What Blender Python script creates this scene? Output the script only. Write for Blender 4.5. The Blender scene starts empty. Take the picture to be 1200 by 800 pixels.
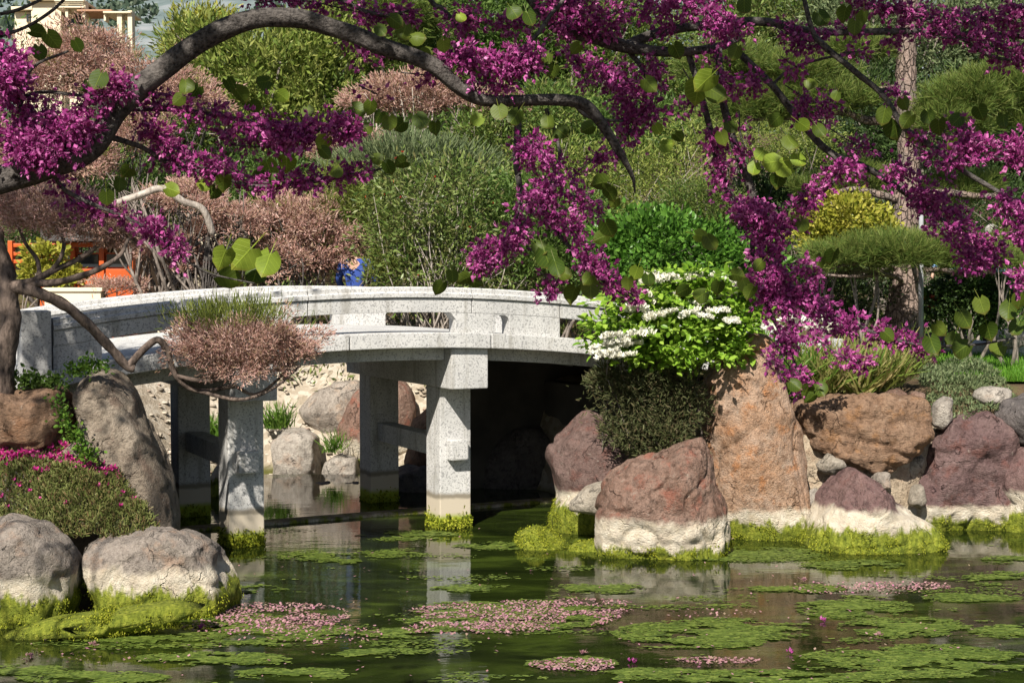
import bpy, bmesh, math, random
import numpy as np
from mathutils import Vector, Matrix, Quaternion, noise as mnoise

random.seed(7)
rng = np.random.default_rng(11)
S = bpy.context.scene
C = S.collection
R = math.radians

# ------------------------------------------------------------------ camera, world, sun, exposure
EYE = Vector((0.0, 0.0, 2.63))
PITCH = R(2.47)
FOC = 50.0 / 36.0 * 1200.0
cam = bpy.data.cameras.new('camera')
cam.lens = 50.0; cam.sensor_width = 36.0; cam.clip_start = 0.05; cam.clip_end = 6000.0
camo = bpy.data.objects.new('camera', cam); C.objects.link(camo)
camo.location = EYE; camo.rotation_euler = (R(90) - PITCH, 0, 0)
S.camera = camo

SUN_DIR = Vector((0.32, 1.02, -1.0)).normalized()          # the way the light travels
SUN_EL = math.asin(-SUN_DIR.z)
SUN_AZ = math.atan2(-SUN_DIR.x, -SUN_DIR.y)
W = bpy.data.worlds.new('World'); S.world = W; W.use_nodes = True
wn = W.node_tree.nodes; wl = W.node_tree.links
sky = wn.new('ShaderNodeTexSky'); sky.sky_type = 'NISHITA'; sky.sun_disc = False
sky.sun_elevation = SUN_EL; sky.sun_rotation = SUN_AZ
wl.new(sky.outputs['Color'], wn['Background'].inputs['Color'])
wn['Background'].inputs['Strength'].default_value = 0.05
sun = bpy.data.lights.new('sun', 'SUN'); sun.energy = 5.0; sun.angle = R(0.5); sun.color = (1.0, 0.93, 0.82)
suno = bpy.data.objects.new('sun', sun); C.objects.link(suno)
suno.rotation_euler = SUN_DIR.to_track_quat('-Z', 'Y').to_euler(); suno.location = (-5, -20, 25)
S.view_settings.view_transform = 'Standard'; S.view_settings.look = 'None'
S.view_settings.exposure = 0.62; S.view_settings.gamma = 1.0
S.cycles.max_bounces = 6; S.cycles.diffuse_bounces = 2; S.cycles.glossy_bounces = 3
S.cycles.transmission_bounces = 4; S.cycles.transparent_max_bounces = 4
S.cycles.use_denoising = True

# ------------------------------------------------------------------ helpers
def at(px, py, Y):
    """a point of the place at distance Y, on the sight line of photograph pixel (px, py)"""
    xc = (px - 600.0) / FOC; yc = (400.0 - py) / FOC
    dy = math.cos(PITCH) + yc * math.sin(PITCH); dz = -math.sin(PITCH) + yc * math.cos(PITCH)
    t = Y / dy
    return Vector((xc * t, Y, EYE.z + dz * t))
def ppm(Y): return FOC / Y

def put(o, parent=None):
    C.objects.link(o)
    if parent is not None: o.parent = parent
    return o
def tag(o, label=None, cat=None, group=None, kind=None):
    if label: o['label'] = label
    if cat: o['category'] = cat
    if group: o['group'] = group
    if kind: o['kind'] = kind
    return o
def thing(name, label, cat, loc=(0, 0, 0), rz=0.0, group=None):
    o = bpy.data.objects.new(name, None); o.empty_display_size = 0.2
    o.location = loc; o.rotation_euler = (0, 0, rz); put(o)
    return tag(o, label, cat, group)

class MB:
    def __init__(s): s.v = []; s.f = []
    def add(s, vs, fs):
        b = len(s.v); s.v += [tuple(p) for p in vs]; s.f += [tuple(i + b for i in f) for f in fs]
    def box(s, a, b):
        (x0, y0, z0), (x1, y1, z1) = a, b
        s.add([(x0,y0,z0),(x1,y0,z0),(x1,y1,z0),(x0,y1,z0),(x0,y0,z1),(x1,y0,z1),(x1,y1,z1),(x0,y1,z1)],
              [(0,3,2,1),(4,5,6,7),(0,1,5,4),(1,2,6,5),(2,3,7,6),(3,0,4,7)])
    def sweep(s, prof, path):
        """closed profile [(y,z)] carried along stations path = [(x, dz)]"""
        n = len(prof); vs = []; fs = []
        for (x, dz) in path: vs += [(x, y, z + dz) for (y, z) in prof]
        for i in range(len(path) - 1):
            for j in range(n):
                k = (j + 1) % n
                fs.append((i*n + j, i*n + k, (i+1)*n + k, (i+1)*n + j))
        fs.append(tuple(range(n))[::-1]); m = (len(path) - 1) * n
        fs.append(tuple(range(m, m + n)))
        s.add(vs, fs)
    def prism(s, poly, y0, y1):
        """polygon [(x,z)] given depth from y0 to y1"""
        n = len(poly)
        s.add([(x, y0, z) for x, z in poly] + [(x, y1, z) for x, z in poly],
              [tuple(range(n)), tuple(range(2*n - 1, n - 1, -1))] + [(i, i + n, (i+1) % n + n, (i+1) % n) for i in range(n)])
    def tube(s, pts, rad, sides=8, wob=0.0):
        pts = [Vector(p) for p in pts]; n = len(pts); vs = []; fs = []
        u = None
        for i, p in enumerate(pts):
            t = (pts[min(i+1, n-1)] - pts[max(i-1, 0)]).normalized()
            if u is None:
                u = t.orthogonal().normalized()
            u = (u - t * u.dot(t)).normalized(); w = t.cross(u)
            for k in range(sides):
                a = 2 * math.pi * k / sides
                r = rad[i] * (1 + wob * mnoise.noise(p * 9 + Vector((k * 1.7, 0, 0))))
                vs.append(p + (u * math.cos(a) + w * math.sin(a)) * r)
        for i in range(n - 1):
            for k in range(sides):
                k2 = (k + 1) % sides
                fs.append((i*sides + k, i*sides + k2, (i+1)*sides + k2, (i+1)*sides + k))
        fs.append(tuple(range(sides))[::-1]); fs.append(tuple(range((n-1)*sides, n*sides)))
        s.add(vs, fs)
    def build(s, name, mat, parent=None, smooth=False, bevel=0.0, seg=2):
        me = bpy.data.meshes.new(name); me.from_pydata(s.v, [], s.f)
        bm = bmesh.new(); bm.from_mesh(me); bmesh.ops.recalc_face_normals(bm, faces=bm.faces)
        if bevel > 0:
            es = [e for e in bm.edges if len(e.link_faces) == 2 and e.calc_face_angle(0) > 0.5]
            bmesh.ops.bevel(bm, geom=es, offset=bevel, segments=seg, affect='EDGES', profile=0.6, clamp_overlap=True)
        bm.to_mesh(me); bm.free()
        me.materials.append(mat)
        if smooth: me.polygons.foreach_set('use_smooth', [True] * len(me.polygons))
        return put(bpy.data.objects.new(name, me), parent)

def smooth_path(pts, n=6):
    """Catmull-Rom through points (tuples of any length)"""
    P = [np.array(p, float) for p in pts]
    if len(P) < 3: n = max(n, 2)
    P = [2*P[0] - P[1]] + P + [2*P[-1] - P[-2]]
    out = []
    for i in range(1, len(P) - 2):
        for k in range(n):
            t = k / n
            out.append(0.5 * ((2*P[i]) + (-P[i-1] + P[i+1])*t + (2*P[i-1] - 5*P[i] + 4*P[i+1] - P[i+2])*t*t + (-P[i-1] + 3*P[i] - 3*P[i+1] + P[i+2])*t**3))
    out.append(P[-2]); return out

def np_mesh(name, verts, faces_flat, k, mat, parent=None, smooth=False):
    """mesh from numpy arrays; every face has k corners"""
    me = bpy.data.meshes.new(name)
    nv = len(verts); nf = len(faces_flat) // k
    me.vertices.add(nv); me.vertices.foreach_set('co', np.asarray(verts, np.float32).ravel())
    me.loops.add(nf * k); me.loops.foreach_set('vertex_index', np.asarray(faces_flat, np.int32))
    me.polygons.add(nf); me.polygons.foreach_set('loop_start', np.arange(0, nf * k, k, dtype=np.int32))
    me.polygons.foreach_set('loop_total', np.full(nf, k, np.int32))
    if smooth: me.polygons.foreach_set('use_smooth', np.ones(nf, bool))
    me.materials.append(mat); me.update(calc_edges=True)
    return put(bpy.data.objects.new(name, me), parent)

# ------------------------------------------------------------------ materials
class NT:
    def __init__(s, name):
        s.m = bpy.data.materials.new(name); s.m.use_nodes = True
        s.t = s.m.node_tree; s.n = s.t.nodes; s.l = s.t.links
        s.out = s.n['Material Output']; s.b = s.n['Principled BSDF']
    def new(s, t, **kw):
        x = s.n.new(t)
        for k, v in kw.items(): setattr(x, k, v)
        return x
    def link(s, a, b): s.l.new(a, b)
    def set(s, node, key, v):
        if hasattr(v, 'is_linked') or isinstance(v, bpy.types.NodeSocket): s.l.new(v, node.inputs[key])
        else: node.inputs[key].default_value = v
    def pos(s):
        g = s.new('ShaderNodeNewGeometry'); return g.outputs['Position']
    def noise(s, scale, detail=4, rough=0.55, vec=None, dist=0.0):
        x = s.new('ShaderNodeTexNoise'); x.inputs['Scale'].default_value = scale; x.inputs['Detail'].default_value = detail
        x.inputs['Roughness'].default_value = rough; x.inputs['Distortion'].default_value = dist
        s.l.new(vec if vec is not None else s.pos(), x.inputs['Vector']); return x.outputs['Fac']
    def voro(s, scale, vec=None, feature='F1', out='Distance', rand=1.0):
        x = s.new('ShaderNodeTexVoronoi'); x.feature = feature; x.inputs['Scale'].default_value = scale
        x.inputs['Randomness'].default_value = rand
        s.l.new(vec if vec is not None else s.pos(), x.inputs['Vector']); return x.outputs[out]
    def ramp(s, fac, stops, interp='LINEAR'):
        x = s.new('ShaderNodeValToRGB'); x.color_ramp.interpolation = interp
        e = x.color_ramp.elements
        while len(e) > 1: e.remove(e[-1])
        e[0].position = stops[0][0]; e[0].color = (*stops[0][1], 1) if not isinstance(stops[0][1], (int, float)) else (stops[0][1],)*3 + (1,)
        for p, c in stops[1:]:
            q = e.new(p); q.color = (*c, 1) if not isinstance(c, (int, float)) else (c, c, c, 1)
        s.l.new(fac, x.inputs['Fac']); return x.outputs['Color']
    def mix(s, fac, a, b, mode='MIX'):
        x = s.new('ShaderNodeMix', data_type='RGBA', blend_type=mode)
        s.set(x, 0, fac)
        for i, v in ((6, a), (7, b)):
            if isinstance(v, bpy.types.NodeSocket): s.l.new(v, x.inputs[i])
            else: x.inputs[i].default_value = (*v, 1)
        return x.outputs[2]
    def math(s, op, a, b=0.0, clamp=False):
        x = s.new('ShaderNodeMath', operation=op); x.use_clamp = clamp
        s.set(x, 0, a); s.set(x, 1, b); return x.outputs[0]
    def mapr(s, v, a, b, c=0.0, d=1.0):
        x = s.new('ShaderNodeMapRange', interpolation_type='SMOOTHSTEP'); x.clamp = True
        s.set(x, 0, v); s.set(x, 1, a); s.set(x, 2, b); s.set(x, 3, c); s.set(x, 4, d); return x.outputs[0]
    def z(s):
        x = s.new('ShaderNodeSeparateXYZ'); s.l.new(s.pos(), x.inputs[0]); return x.outputs
    def bump(s, h, strength=0.4, dist=0.02):
        x = s.new('ShaderNodeBump'); x.inputs['Strength'].default_value = strength; x.inputs['Distance'].default_value = dist
        s.l.new(h, x.inputs['Height']); s.l.new(x.outputs['Normal'], s.b.inputs['Normal'])
    def col(s, c, rough=0.8, spec=0.3):
        s.set(s.b, 'Base Color', c if isinstance(c, bpy.types.NodeSocket) else (*c, 1))
        s.set(s.b, 'Roughness', rough); s.b.inputs['Specular IOR Level'].default_value = spec
        return s.m

def m_plain(name, c, rough=0.7, var=0.15, scale=6.0, bump=0.0):
    t = NT(name); n = t.noise(scale, 5)
    d = tuple(x * (1 - var) for x in c); e = tuple(min(1, x * (1 + var)) for x in c)
    t.col(t.ramp(n, [(0.3, d), (0.7, e)]), rough)
    if bump: t.bump(t.noise(scale * 6, 4), bump, 0.02)
    return t.m

def m_leaf(name, stops, trans=0.3, rough=0.5, spec=0.3):
    """leaf colours differ from leaf to leaf; part of the light passes through"""
    t = NT(name); g = t.new('ShaderNodeNewGeometry')
    n = len(stops); c = t.ramp(g.outputs['Random Per Island'], [(i / max(1, n - 1), k) for i, k in enumerate(stops)])
    c = t.mix(t.mapr(t.noise(1.3, 2), 0.35, 0.65, 0.0, 0.35), c, t.mix(1.0, c, (0.75, 0.72, 0.6), 'MULTIPLY'))
    t.col(c, rough, spec)
    tr = t.new('ShaderNodeBsdfTranslucent'); t.link(c, tr.inputs['Color'])
    mx = t.new('ShaderNodeMixShader'); mx.inputs[0].default_value = trans
    t.link(t.b.outputs[0], mx.inputs[1]); t.link(tr.outputs[0], mx.inputs[2]); t.link(mx.outputs[0], t.out.inputs['Surface'])
    return t.m

def m_granite(name, water=True):
    t = NT(name); p = t.pos()
    base = t.ramp(t.noise(2.3, 5, 0.6), [(0.3, (0.50, 0.50, 0.495)), (0.7, (0.66, 0.655, 0.64))])
    sp = t.mapr(t.noise(52, 3, 0.6), 0.53, 0.61)
    c = t.mix(t.math('MULTIPLY', sp, 0.72), base, (0.22, 0.22, 0.225))
    sp2 = t.mapr(t.voro(95), 0.16, 0.30)
    c = t.mix(t.math('MULTIPLY', t.math('SUBTRACT', 1.0, sp2), 0.5), c, (0.11, 0.11, 0.115))
    st = t.mapr(t.noise(5.5, 6, 0.7), 0.54, 0.72)
    c = t.mix(t.math('MULTIPLY', st, 0.30), c, (0.36, 0.34, 0.28))
    mp = t.new('ShaderNodeMapping'); mp.inputs['Scale'].default_value = (1, 1, 0.12); t.link(t.pos(), mp.inputs['Vector'])
    c = t.mix(t.mapr(t.noise(9, 5, 0.6, vec=mp.outputs[0]), 0.50, 0.70, 0, 0.55), c, (0.25, 0.235, 0.20))
    if water:
        z = t.z()[2]; zz = t.math('ADD', z, t.math('MULTIPLY', t.math('SUBTRACT', t.noise(9, 3), 0.5), 0.05))
        c = t.mix(t.mapr(zz, 0.40, 0.345), c, (0.26, 0.23, 0.18))
        c = t.mix(t.mapr(zz, 0.335, 0.30), c, (0.55, 0.485, 0.385))
        c = t.mix(t.mapr(zz, 0.18, 0.10), c, (0.30, 0.36, 0.04))
    t.col(c, 0.8, 0.12); t.bump(t.noise(70, 4, 0.65), 0.35, 0.008)
    return t.m

def m_rock(name, a, b, cr=None, speck=0.3, cream=0.33, algae=0.2, crack=0.5, scale=1.0, strat=False):
    """rock of colours a..b with a chalk line where the water stood (up to height cream) and algae below height algae"""
    t = NT(name)
    n1 = t.noise(3.2 * scale, 8, 0.66); n2 = t.noise(16 * scale, 6, 0.65)
    c = t.ramp(n1, [(0.28, a), (0.5, tuple((x + y) / 2 for x, y in zip(a, b))), (0.72, b)])
    c = t.mix(t.mapr(n2, 0.50, 0.66, 0, 0.65), c, tuple(x * 0.5 for x in a))
    if cr: c = t.mix(t.mapr(t.noise(5 * scale, 5, 0.6), 0.52, 0.68, 0, 0.8), c, cr)
    g1 = t.ramp(t.noise(38 * scale, 8, 0.75), [(0.30, (0.50, 0.49, 0.48)), (0.5, (1, 1, 1)), (0.72, (1.0, 1.0, 1.0))]); c = t.mix(0.85, c, g1, 'MULTIPLY')
    g2 = t.ramp(t.noise(9 * scale, 7, 0.72), [(0.34, (0.58, 0.56, 0.55)), (0.52, (1, 1, 1)), (0.74, (1.0, 0.98, 0.95))]); c = t.mix(0.8, c, g2, 'MULTIPLY')
    c = t.mix(t.mapr(t.noise(13 * scale, 6, .7), .60, .72, 0, .4), c, (0.50, 0.46, 0.39))
    sp = t.mapr(t.noise(75, 3, 0.6), 0.54, 0.64)
    c = t.mix(t.math('MULTIPLY', sp, speck), c, (0.07, 0.06, 0.055))
    sp = t.mapr(t.noise(90, 2, 0.5), 0.58, 0.7)
    c = t.mix(t.math('MULTIPLY', sp, speck * 0.45), c, (0.60, 0.55, 0.48))
    wv = t.new('ShaderNodeVectorMath', operation='ADD'); t.link(t.pos(), wv.inputs[0])
    nz = t.new('ShaderNodeTexNoise'); nz.inputs['Scale'].default_value = 2.2; nz.inputs['Detail'].default_value = 5; t.link(t.pos(), nz.inputs['Vector'])
    sc_ = t.new('ShaderNodeVectorMath', operation='SCALE'); t.link(nz.outputs['Color'], sc_.inputs[0]); sc_.inputs['Scale'].default_value = 0.9; t.link(sc_.outputs[0], wv.inputs[1])
    ed = t.voro(2.1 * scale, vec=wv.outputs[0], feature='DISTANCE_TO_EDGE')
    ck = t.math('MULTIPLY', t.mapr(ed, 0.018, 0.005), t.mapr(t.noise(2.6, 3), 0.50, 0.60))
    c = t.mix(t.math('MULTIPLY', ck, 0.62), c, tuple(x * 0.3 for x in a))
    if cream is not None:
        z = t.z()[2]; zz = t.math('ADD', z, t.math('MULTIPLY', t.math('SUBTRACT', t.noise(3.6, 6, 0.62), 0.5), 0.24))
        w = t.ramp(t.noise(14, 5), [(0.3, (0.60, 0.51, 0.38)), (0.7, (0.80, 0.74, 0.62))])
        c = t.mix(t.mapr(zz, cream + 0.05, cream - 0.03), c, t.mix(t.mapr(t.noise(7, 5, .65), 0.50, 0.68, 0, 0.55), w, (0.36, 0.27, 0.19)))
        mz = t.new('ShaderNodeMapping'); mz.inputs['Scale'].default_value = (1, 1, 0.35); t.link(t.pos(), mz.inputs['Vector'])
        za = t.math('ADD', z, t.math('MULTIPLY', t.math('SUBTRACT', t.noise(9, 7, 0.68, vec=mz.outputs[0]), 0.5), 0.46))
        al = t.ramp(t.noise(26, 6, 0.65, vec=mz.outputs[0]), [(0.3, (0.07, 0.10, 0.012)), (0.5, (0.22, 0.26, 0.03)), (0.72, (0.42, 0.44, 0.06))])
        c = t.mix(t.mapr(za, algae + 0.03, algae - 0.05), c, al)
    t.col(c, 0.85, 0.2)
    vec = None
    if strat:
        mp = t.new('ShaderNodeMapping'); mp.inputs['Scale'].default_value = (1, 1, 2.0); mp.inputs['Rotation'].default_value = (0.2, 0.35, 0)
        t.link(t.pos(), mp.inputs['Vector']); vec = mp.outputs[0]
    h = t.math('ADD', t.noise(8 * scale, 10, 0.72, vec=vec), t.math('MULTIPLY', t.noise(70, 5, 0.65), 0.25))
    pit = t.mapr(t.voro(26 * scale), 0.0, 0.28); h = t.math('ADD', h, t.math('MULTIPLY', pit, 0.12)); h = t.math('SUBTRACT', h, t.math('MULTIPLY', ck, 0.5))
    t.bump(h, 1.0, 0.075)
    return t.m

def m_bark(name, a, b, scale=1.0, stretch=(1, 1, 0.35)):
    t = NT(name); tc = t.pos()
    mp = t.new('ShaderNodeMapping'); mp.inputs['Scale'].default_value = stretch; t.link(tc, mp.inputs['Vector'])
    n = t.noise(22 * scale, 7, 0.65, vec=mp.outputs[0]); n2 = t.noise(5 * scale, 4)
    c = t.ramp(n, [(0.32, a), (0.62, b)]); c = t.mix(t.mapr(n2, 0.5, 0.7, 0, 0.5), c, tuple(min(1, x * 1.5) for x in b))
    t.col(c, 0.9, 0.15); t.bump(n, 0.8, 0.02); return t.m

M = {}
M['granite'] = m_granite('granite'); M['granite_dry'] = m_granite('granite_dry', False)
M['bark_dark'] = m_bark('bark_dark', (0.016, 0.014, 0.014), (0.15, 0.135, 0.125), 4.0, (1, 1, 1))
M['bark_brown'] = m_bark('bark_brown', (0.035, 0.026, 0.022), (0.19, 0.145, 0.12), 1.3)
M['bark_grey'] = m_bark('bark_grey', (0.06, 0.05, 0.045), (0.28, 0.24, 0.21), 1.2)
M['bark_pale'] = m_bark('bark_pale', (0.16, 0.13, 0.11), (0.46, 0.41, 0.36), 1.2)
def m_plates(name):
    t = NT(name); mp = t.new('ShaderNodeMapping'); mp.inputs['Scale'].default_value = (1, 1, 0.45); t.link(t.pos(), mp.inputs['Vector'])
    e = t.voro(17, vec=mp.outputs[0], feature='DISTANCE_TO_EDGE'); n = t.noise(30, 6, .65); n2 = t.noise(4, 4)
    c = t.ramp(n, [(.3, (.16, .12, .10)), (.5, (.28, .21, .18)), (.7, (.42, .33, .28))]); c = t.mix(t.mapr(n2, .5, .62, 0, .7), c, (.17, .15, .14))
    c = t.mix(t.mapr(t.math('ADD', e, t.math('MULTIPLY', n, .10)), .10, .04, 0, .8), c, (.085, .065, .055)); t.col(c, .95, .1)
    t.bump(t.math('ADD', t.mapr(e, 0, .12), t.math('MULTIPLY', n, .5)), 1.0, .05); return t.m
M['bark_pine'] = m_plates('bark_pine')

# ------------------------------------------------------------------ the ground, pond and hill
POND = np.array([(-14, 4.8), (14, 4.8), (14, 15.4), (5.6, 15.5), (4.4, 15.3), (3.1, 15.3), (2.1, 15.1), (1.3, 15.2), (1.1, 15.8), (1.25, 16.1),
                 (0.4, 17.6), (-0.5, 18.2), (-1.6, 19.2), (-2.6, 19.3), (-3.6, 19.2), (-4.2, 17.4), (-4.2, 15.4), (-3.8, 13.8),
                 (-3.3, 12.7), (-2.4, 11.5), (-2.9, 11.2), (-4.2, 10.9), (-14, 10.4)])
def pond_dist(x, y):
    """signed distance to the pond outline, negative over water"""
    P = np.stack([x, y], -1); d = np.full(x.shape, 1e9); ins = np.zeros(x.shape, bool)
    for i in range(len(POND)):
        a = POND[i]; b = POND[(i + 1) % len(POND)]; e = b - a
        t = np.clip(((P - a) @ e) / (e @ e), 0, 1)
        d = np.minimum(d, np.linalg.norm(P - a - t[..., None] * e, axis=-1))
        c = ((a[1] > y) != (b[1] > y)) & (x < (b[0] - a[0]) * (y - a[1]) / (b[1] - a[1] + 1e-12) + a[0])
        ins ^= c
    return np.where(ins, -d, d)
def sstep(v, a, b):
    t = np.clip((v - a) / (b - a), 0, 1); return t * t * (3 - 2 * t)
def ground_z(x, y):
    x = np.asarray(x, float); y = np.asarray(y, float)
    d = pond_dist(x, y)
    right = sstep(x, 1.0, 13.0)
    start = 23 + 12 * right
    g = 1.42 + np.clip(y - start, 0, None) * 0.15 + 0.10 * np.sin(x * .7 + 1) * np.sin(y * .5) * sstep(y, 17, 24) * (1 - right)
    g = np.where(y < 7, .9, g)
    wd = 0.75 + 1.7 * sstep(y, 17, 18.3) * (1 - sstep(x, -.6, .8))
    lf = (1 - sstep(x, -2.6, -2.0)) * (1 - sstep(y, 12.6, 13.4)) * sstep(y, 7, 8)
    wd = wd + 1.9 * lf; g = g - .25 * lf
    z = -0.75 + (g + 0.75) * sstep(d, -0.5, wd)
    return np.where(d < -0.5, -0.75, z)
def gz(x, y): return float(ground_z(np.array([x]), np.array([y]))[0])

def axis(segs):
    out = []
    for a, b, n in segs: out += list(np.linspace(a, b, n, endpoint=False))
    return np.array(out + [segs[-1][1]])
xs = axis([(-140, -30, 14), (-30, -8, 30), (-8, 8, 110), (8, 30, 30), (30, 140, 14)])
ys = axis([(-30, 5, 12), (5, 24, 110), (24, 60, 50), (60, 150, 20)])
GX, GY = np.meshgrid(xs, ys)
GZ = ground_z(GX, GY) + np.where(GY > 18, 0.03 * np.sin(GX * 3.1) * np.sin(GY * 2.3), 0)
nx = len(xs); ny = len(ys)
ii = (np.arange(ny - 1)[:, None] * nx + np.arange(nx - 1)[None, :]).ravel()
t = NT('soil')
z = t.z(); n = t.noise(3.0, 8, 0.65)
c = t.ramp(n, [(0.3, (0.06, 0.045, 0.03)), (0.5, (0.13, 0.09, 0.055)), (0.7, (0.10, 0.11, 0.04))])
gravel = t.ramp(t.voro(14, out='Color'), [(0.0, (0.28, 0.23, 0.17)), (0.5, (0.44, 0.38, 0.30)), (1.0, (0.56, 0.51, 0.43))])
gm = t.math('MULTIPLY', t.mapr(z[1], 16.6, 17.2), t.mapr(z[1], 25.0, 23.5))
gm = t.math('MULTIPLY', gm, t.mapr(z[0], 1.0, 0.2))
c = t.mix(gm, c, gravel)
lo = t.mapr(z[2], 0.10, -0.05); c = t.mix(lo, c, (0.10, 0.10, 0.03))
t.col(c, 0.95, 0.1); t.bump(t.noise(18, 8, 0.7), 0.8, 0.05)
M['soil'] = t.m
g = np_mesh('ground', np.stack([GX, GY, GZ], -1).reshape(-1, 3), np.stack([ii, ii + 1, ii + nx + 1, ii + nx], -1).ravel(), 4, M['soil'], smooth=True)
tag(g, kind='structure')

# pond water: dark green, clear reflections, threads of alga under the surface
t = NT('pond_water')
p = t.pos()
mp = t.new('ShaderNodeMapping'); mp.inputs['Scale'].default_value = (0.55, 1.5, 1.0); t.link(p, mp.inputs['Vector'])
n = t.noise(1.6, 8, 0.62, vec=mp.outputs[0], dist=0.8)
c = t.ramp(n, [(0.40, (0.008, 0.013, 0.003)), (0.54, (0.018, 0.028, 0.005)), (0.68, (0.05, 0.075, 0.011))])
t.col(c, 0.02, 0.5); t.b.inputs['IOR'].default_value = 1.42
mp2 = t.new('ShaderNodeMapping'); mp2.inputs['Scale'].default_value = (1.0, 2.2, 1.0); t.link(p, mp2.inputs['Vector'])
h = t.math('ADD', t.noise(2.6, 3, 0.5, vec=mp2.outputs[0]), t.math('MULTIPLY', t.noise(11, 3, 0.5, vec=mp2.outputs[0]), 0.22))
t.bump(h, 0.022, 0.10)
M['water'] = t.m
wx = axis([(-14.5, 14.5, 40)]); wy = axis([(6, 19.2, 30)])
A, B = np.meshgrid(wx, wy); k = len(wx)
ii = (np.arange(len(wy) - 1)[:, None] * k + np.arange(k - 1)[None, :]).ravel()
w = np_mesh('water', np.stack([A, B, A * 0], -1).reshape(-1, 3), np.stack([ii, ii + 1, ii + k + 1, ii + k], -1).ravel(), 4, M['water'])
tag(w, kind='structure')

# hill behind the garden, with scrub
t = NT('hill')
n = t.noise(0.11, 6, 0.7); n2 = t.noise(0.02, 4, .6)
c = t.ramp(n, [(0.36, (0.09, 0.125, 0.125)), (0.5, (0.15, 0.19, 0.19)), (0.58, (0.22, 0.25, 0.26)), (0.70, (0.30, 0.31, 0.32))])  # bluish grey puts distance haze into the hill's colour
c = t.mix(t.mapr(n2, .45, .6, 0, .6), c, (0.12, 0.16, 0.165))
t.col(c, 1.0, 0.0); M['hill'] = t.m
hx = np.linspace(-1500, 1500, 140); hy = np.concatenate([np.linspace(110, 320, 30), np.linspace(340, 1500, 40)])
A, B = np.meshgrid(hx, hy)
crest = 0.200 + 0.045 * np.sin((A + 400) / 170.0) + 0.02 * np.sin(A / 57.0)
HZ = np.minimum(9 + (B - 110) * 0.30, 2.6 + crest * 900 * (0.55 + 0.45 * sstep(B, 300, 900)))
HZ = HZ + 5 * np.sin(A * .05) * np.sin(B * .043) * sstep(B, 120, 260)
k = len(hx); ii = (np.arange(len(hy) - 1)[:, None] * k + np.arange(k - 1)[None, :]).ravel()
hill = np_mesh('hill', np.stack([A, B, HZ], -1).reshape(-1, 3), np.stack([ii, ii + 1, ii + k + 1, ii + k], -1).ravel(), 4, M['hill'], smooth=True)
tag(hill, kind='structure')

# ------------------------------------------------------------------ the stone bridge
AZ = R(27); ALONG = Vector((math.cos(AZ), math.sin(AZ), 0)); PERP = Vector((-math.sin(AZ), math.cos(AZ), 0))
P0 = Vector((-0.60, 15.0, 0))
bridge = thing('stone_bridge', 'arched speckled granite footbridge over the pond on square pillars', 'bridge', P0, AZ)
def deck(s): return 2.10 - 0.024 * (s + 0.75) ** 2
def dpath(a, b, n=None):
    n = n or max(2, int((b - a) / 0.2) + 1)
    return [(x, deck(x)) for x in np.linspace(a, b, n)]
GR = M['granite']; GD = M['granite_dry']
BW = 2.36                                                     # across the pillars
def moss_tufts(name, pts, nrm, parent, mat, size=0.035):
    """little hanging tufts on a damp surface: one mesh"""
    n = len(pts); pts = np.asarray(pts); nrm = np.asarray(nrm)
    a = rng.normal(size=(n, 3)) * 0.6 + nrm * 0.45 + np.array([0, 0, -0.9]); a /= np.linalg.norm(a, axis=1)[:, None]
    b = np.cross(a, rng.normal(size=(n, 3))); b /= np.linalg.norm(b, axis=1)[:, None]
    L = size * rng.uniform(0.5, 1.3, (n, 1)); w_ = L * 0.35
    v = np.stack([pts - b * w_, pts + b * w_, pts + a * L + b * w_ * .6, pts + a * L * 1.1 - b * w_ * .5], 1).reshape(-1, 3)
    o = np_mesh(name, v, np.arange(4 * n), 4, mat, parent); o['kind'] = 'stuff'; return o
M['moss'] = m_leaf('moss', [(0.07, 0.10, 0.010), (0.19, 0.23, 0.02), (0.32, 0.35, 0.03), (0.43, 0.44, 0.06)], 0.25, 0.8, 0.1)
M['moss_dark'] = m_leaf('moss_dark', [(0.10, 0.14, 0.01), (0.22, 0.25, 0.02), (0.34, 0.34, 0.03)], 0.2, 0.8, 0.1)

for bs in (-2.27, 0.0):
    for wc, far in ((0.0, False), (BW - 0.36, True)):
        m = MB(); top = deck(bs) - 0.58 if True else 0
        m.box((bs - .18, wc, -0.8), (bs + .18, wc + .36, top))
        pl = m.build('pillar', GR, bridge, bevel=0.012)
        pts = []; nr = []
        for _ in range(1500 if not far else 300):
            z = -0.02 + abs(random.gauss(0, 0.07)); u = random.uniform(-.18, .18)
            side = random.random()
            if side < .6: pts.append((bs + u, wc - .004, z)); nr.append((0, -1, 0))
            elif side < .9: pts.append((bs - .184, wc + .18 + u, z)); nr.append((-1, 0, 0))
            else: pts.append((bs + .184, wc + .18 + u, z)); nr.append((1, 0, 0))
        moss_tufts('moss', pts, nr, pl, M['moss'] if not far else M['moss_dark'], 0.028)
    m = MB(); zt = deck(bs) - 0.16
    m.box((bs - .21, -.36, zt - .42), (bs + .21, BW + .36, zt)); m.build('cap_beam', GD, bridge, bevel=0.012)
    m = MB(); m.box((bs - .10, .345, .74), (bs + .10, BW - .345, .95)); m.build('tie_beam', GR, bridge, bevel=0.01)
    for wa, wb in ((-.11, .0), (BW, BW + .11)):
        m = MB(); m.box((bs - .105, wa, .735), (bs + .105, wb, .955)); m.build('tie_end', GD, bridge, bevel=0.018)
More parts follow.
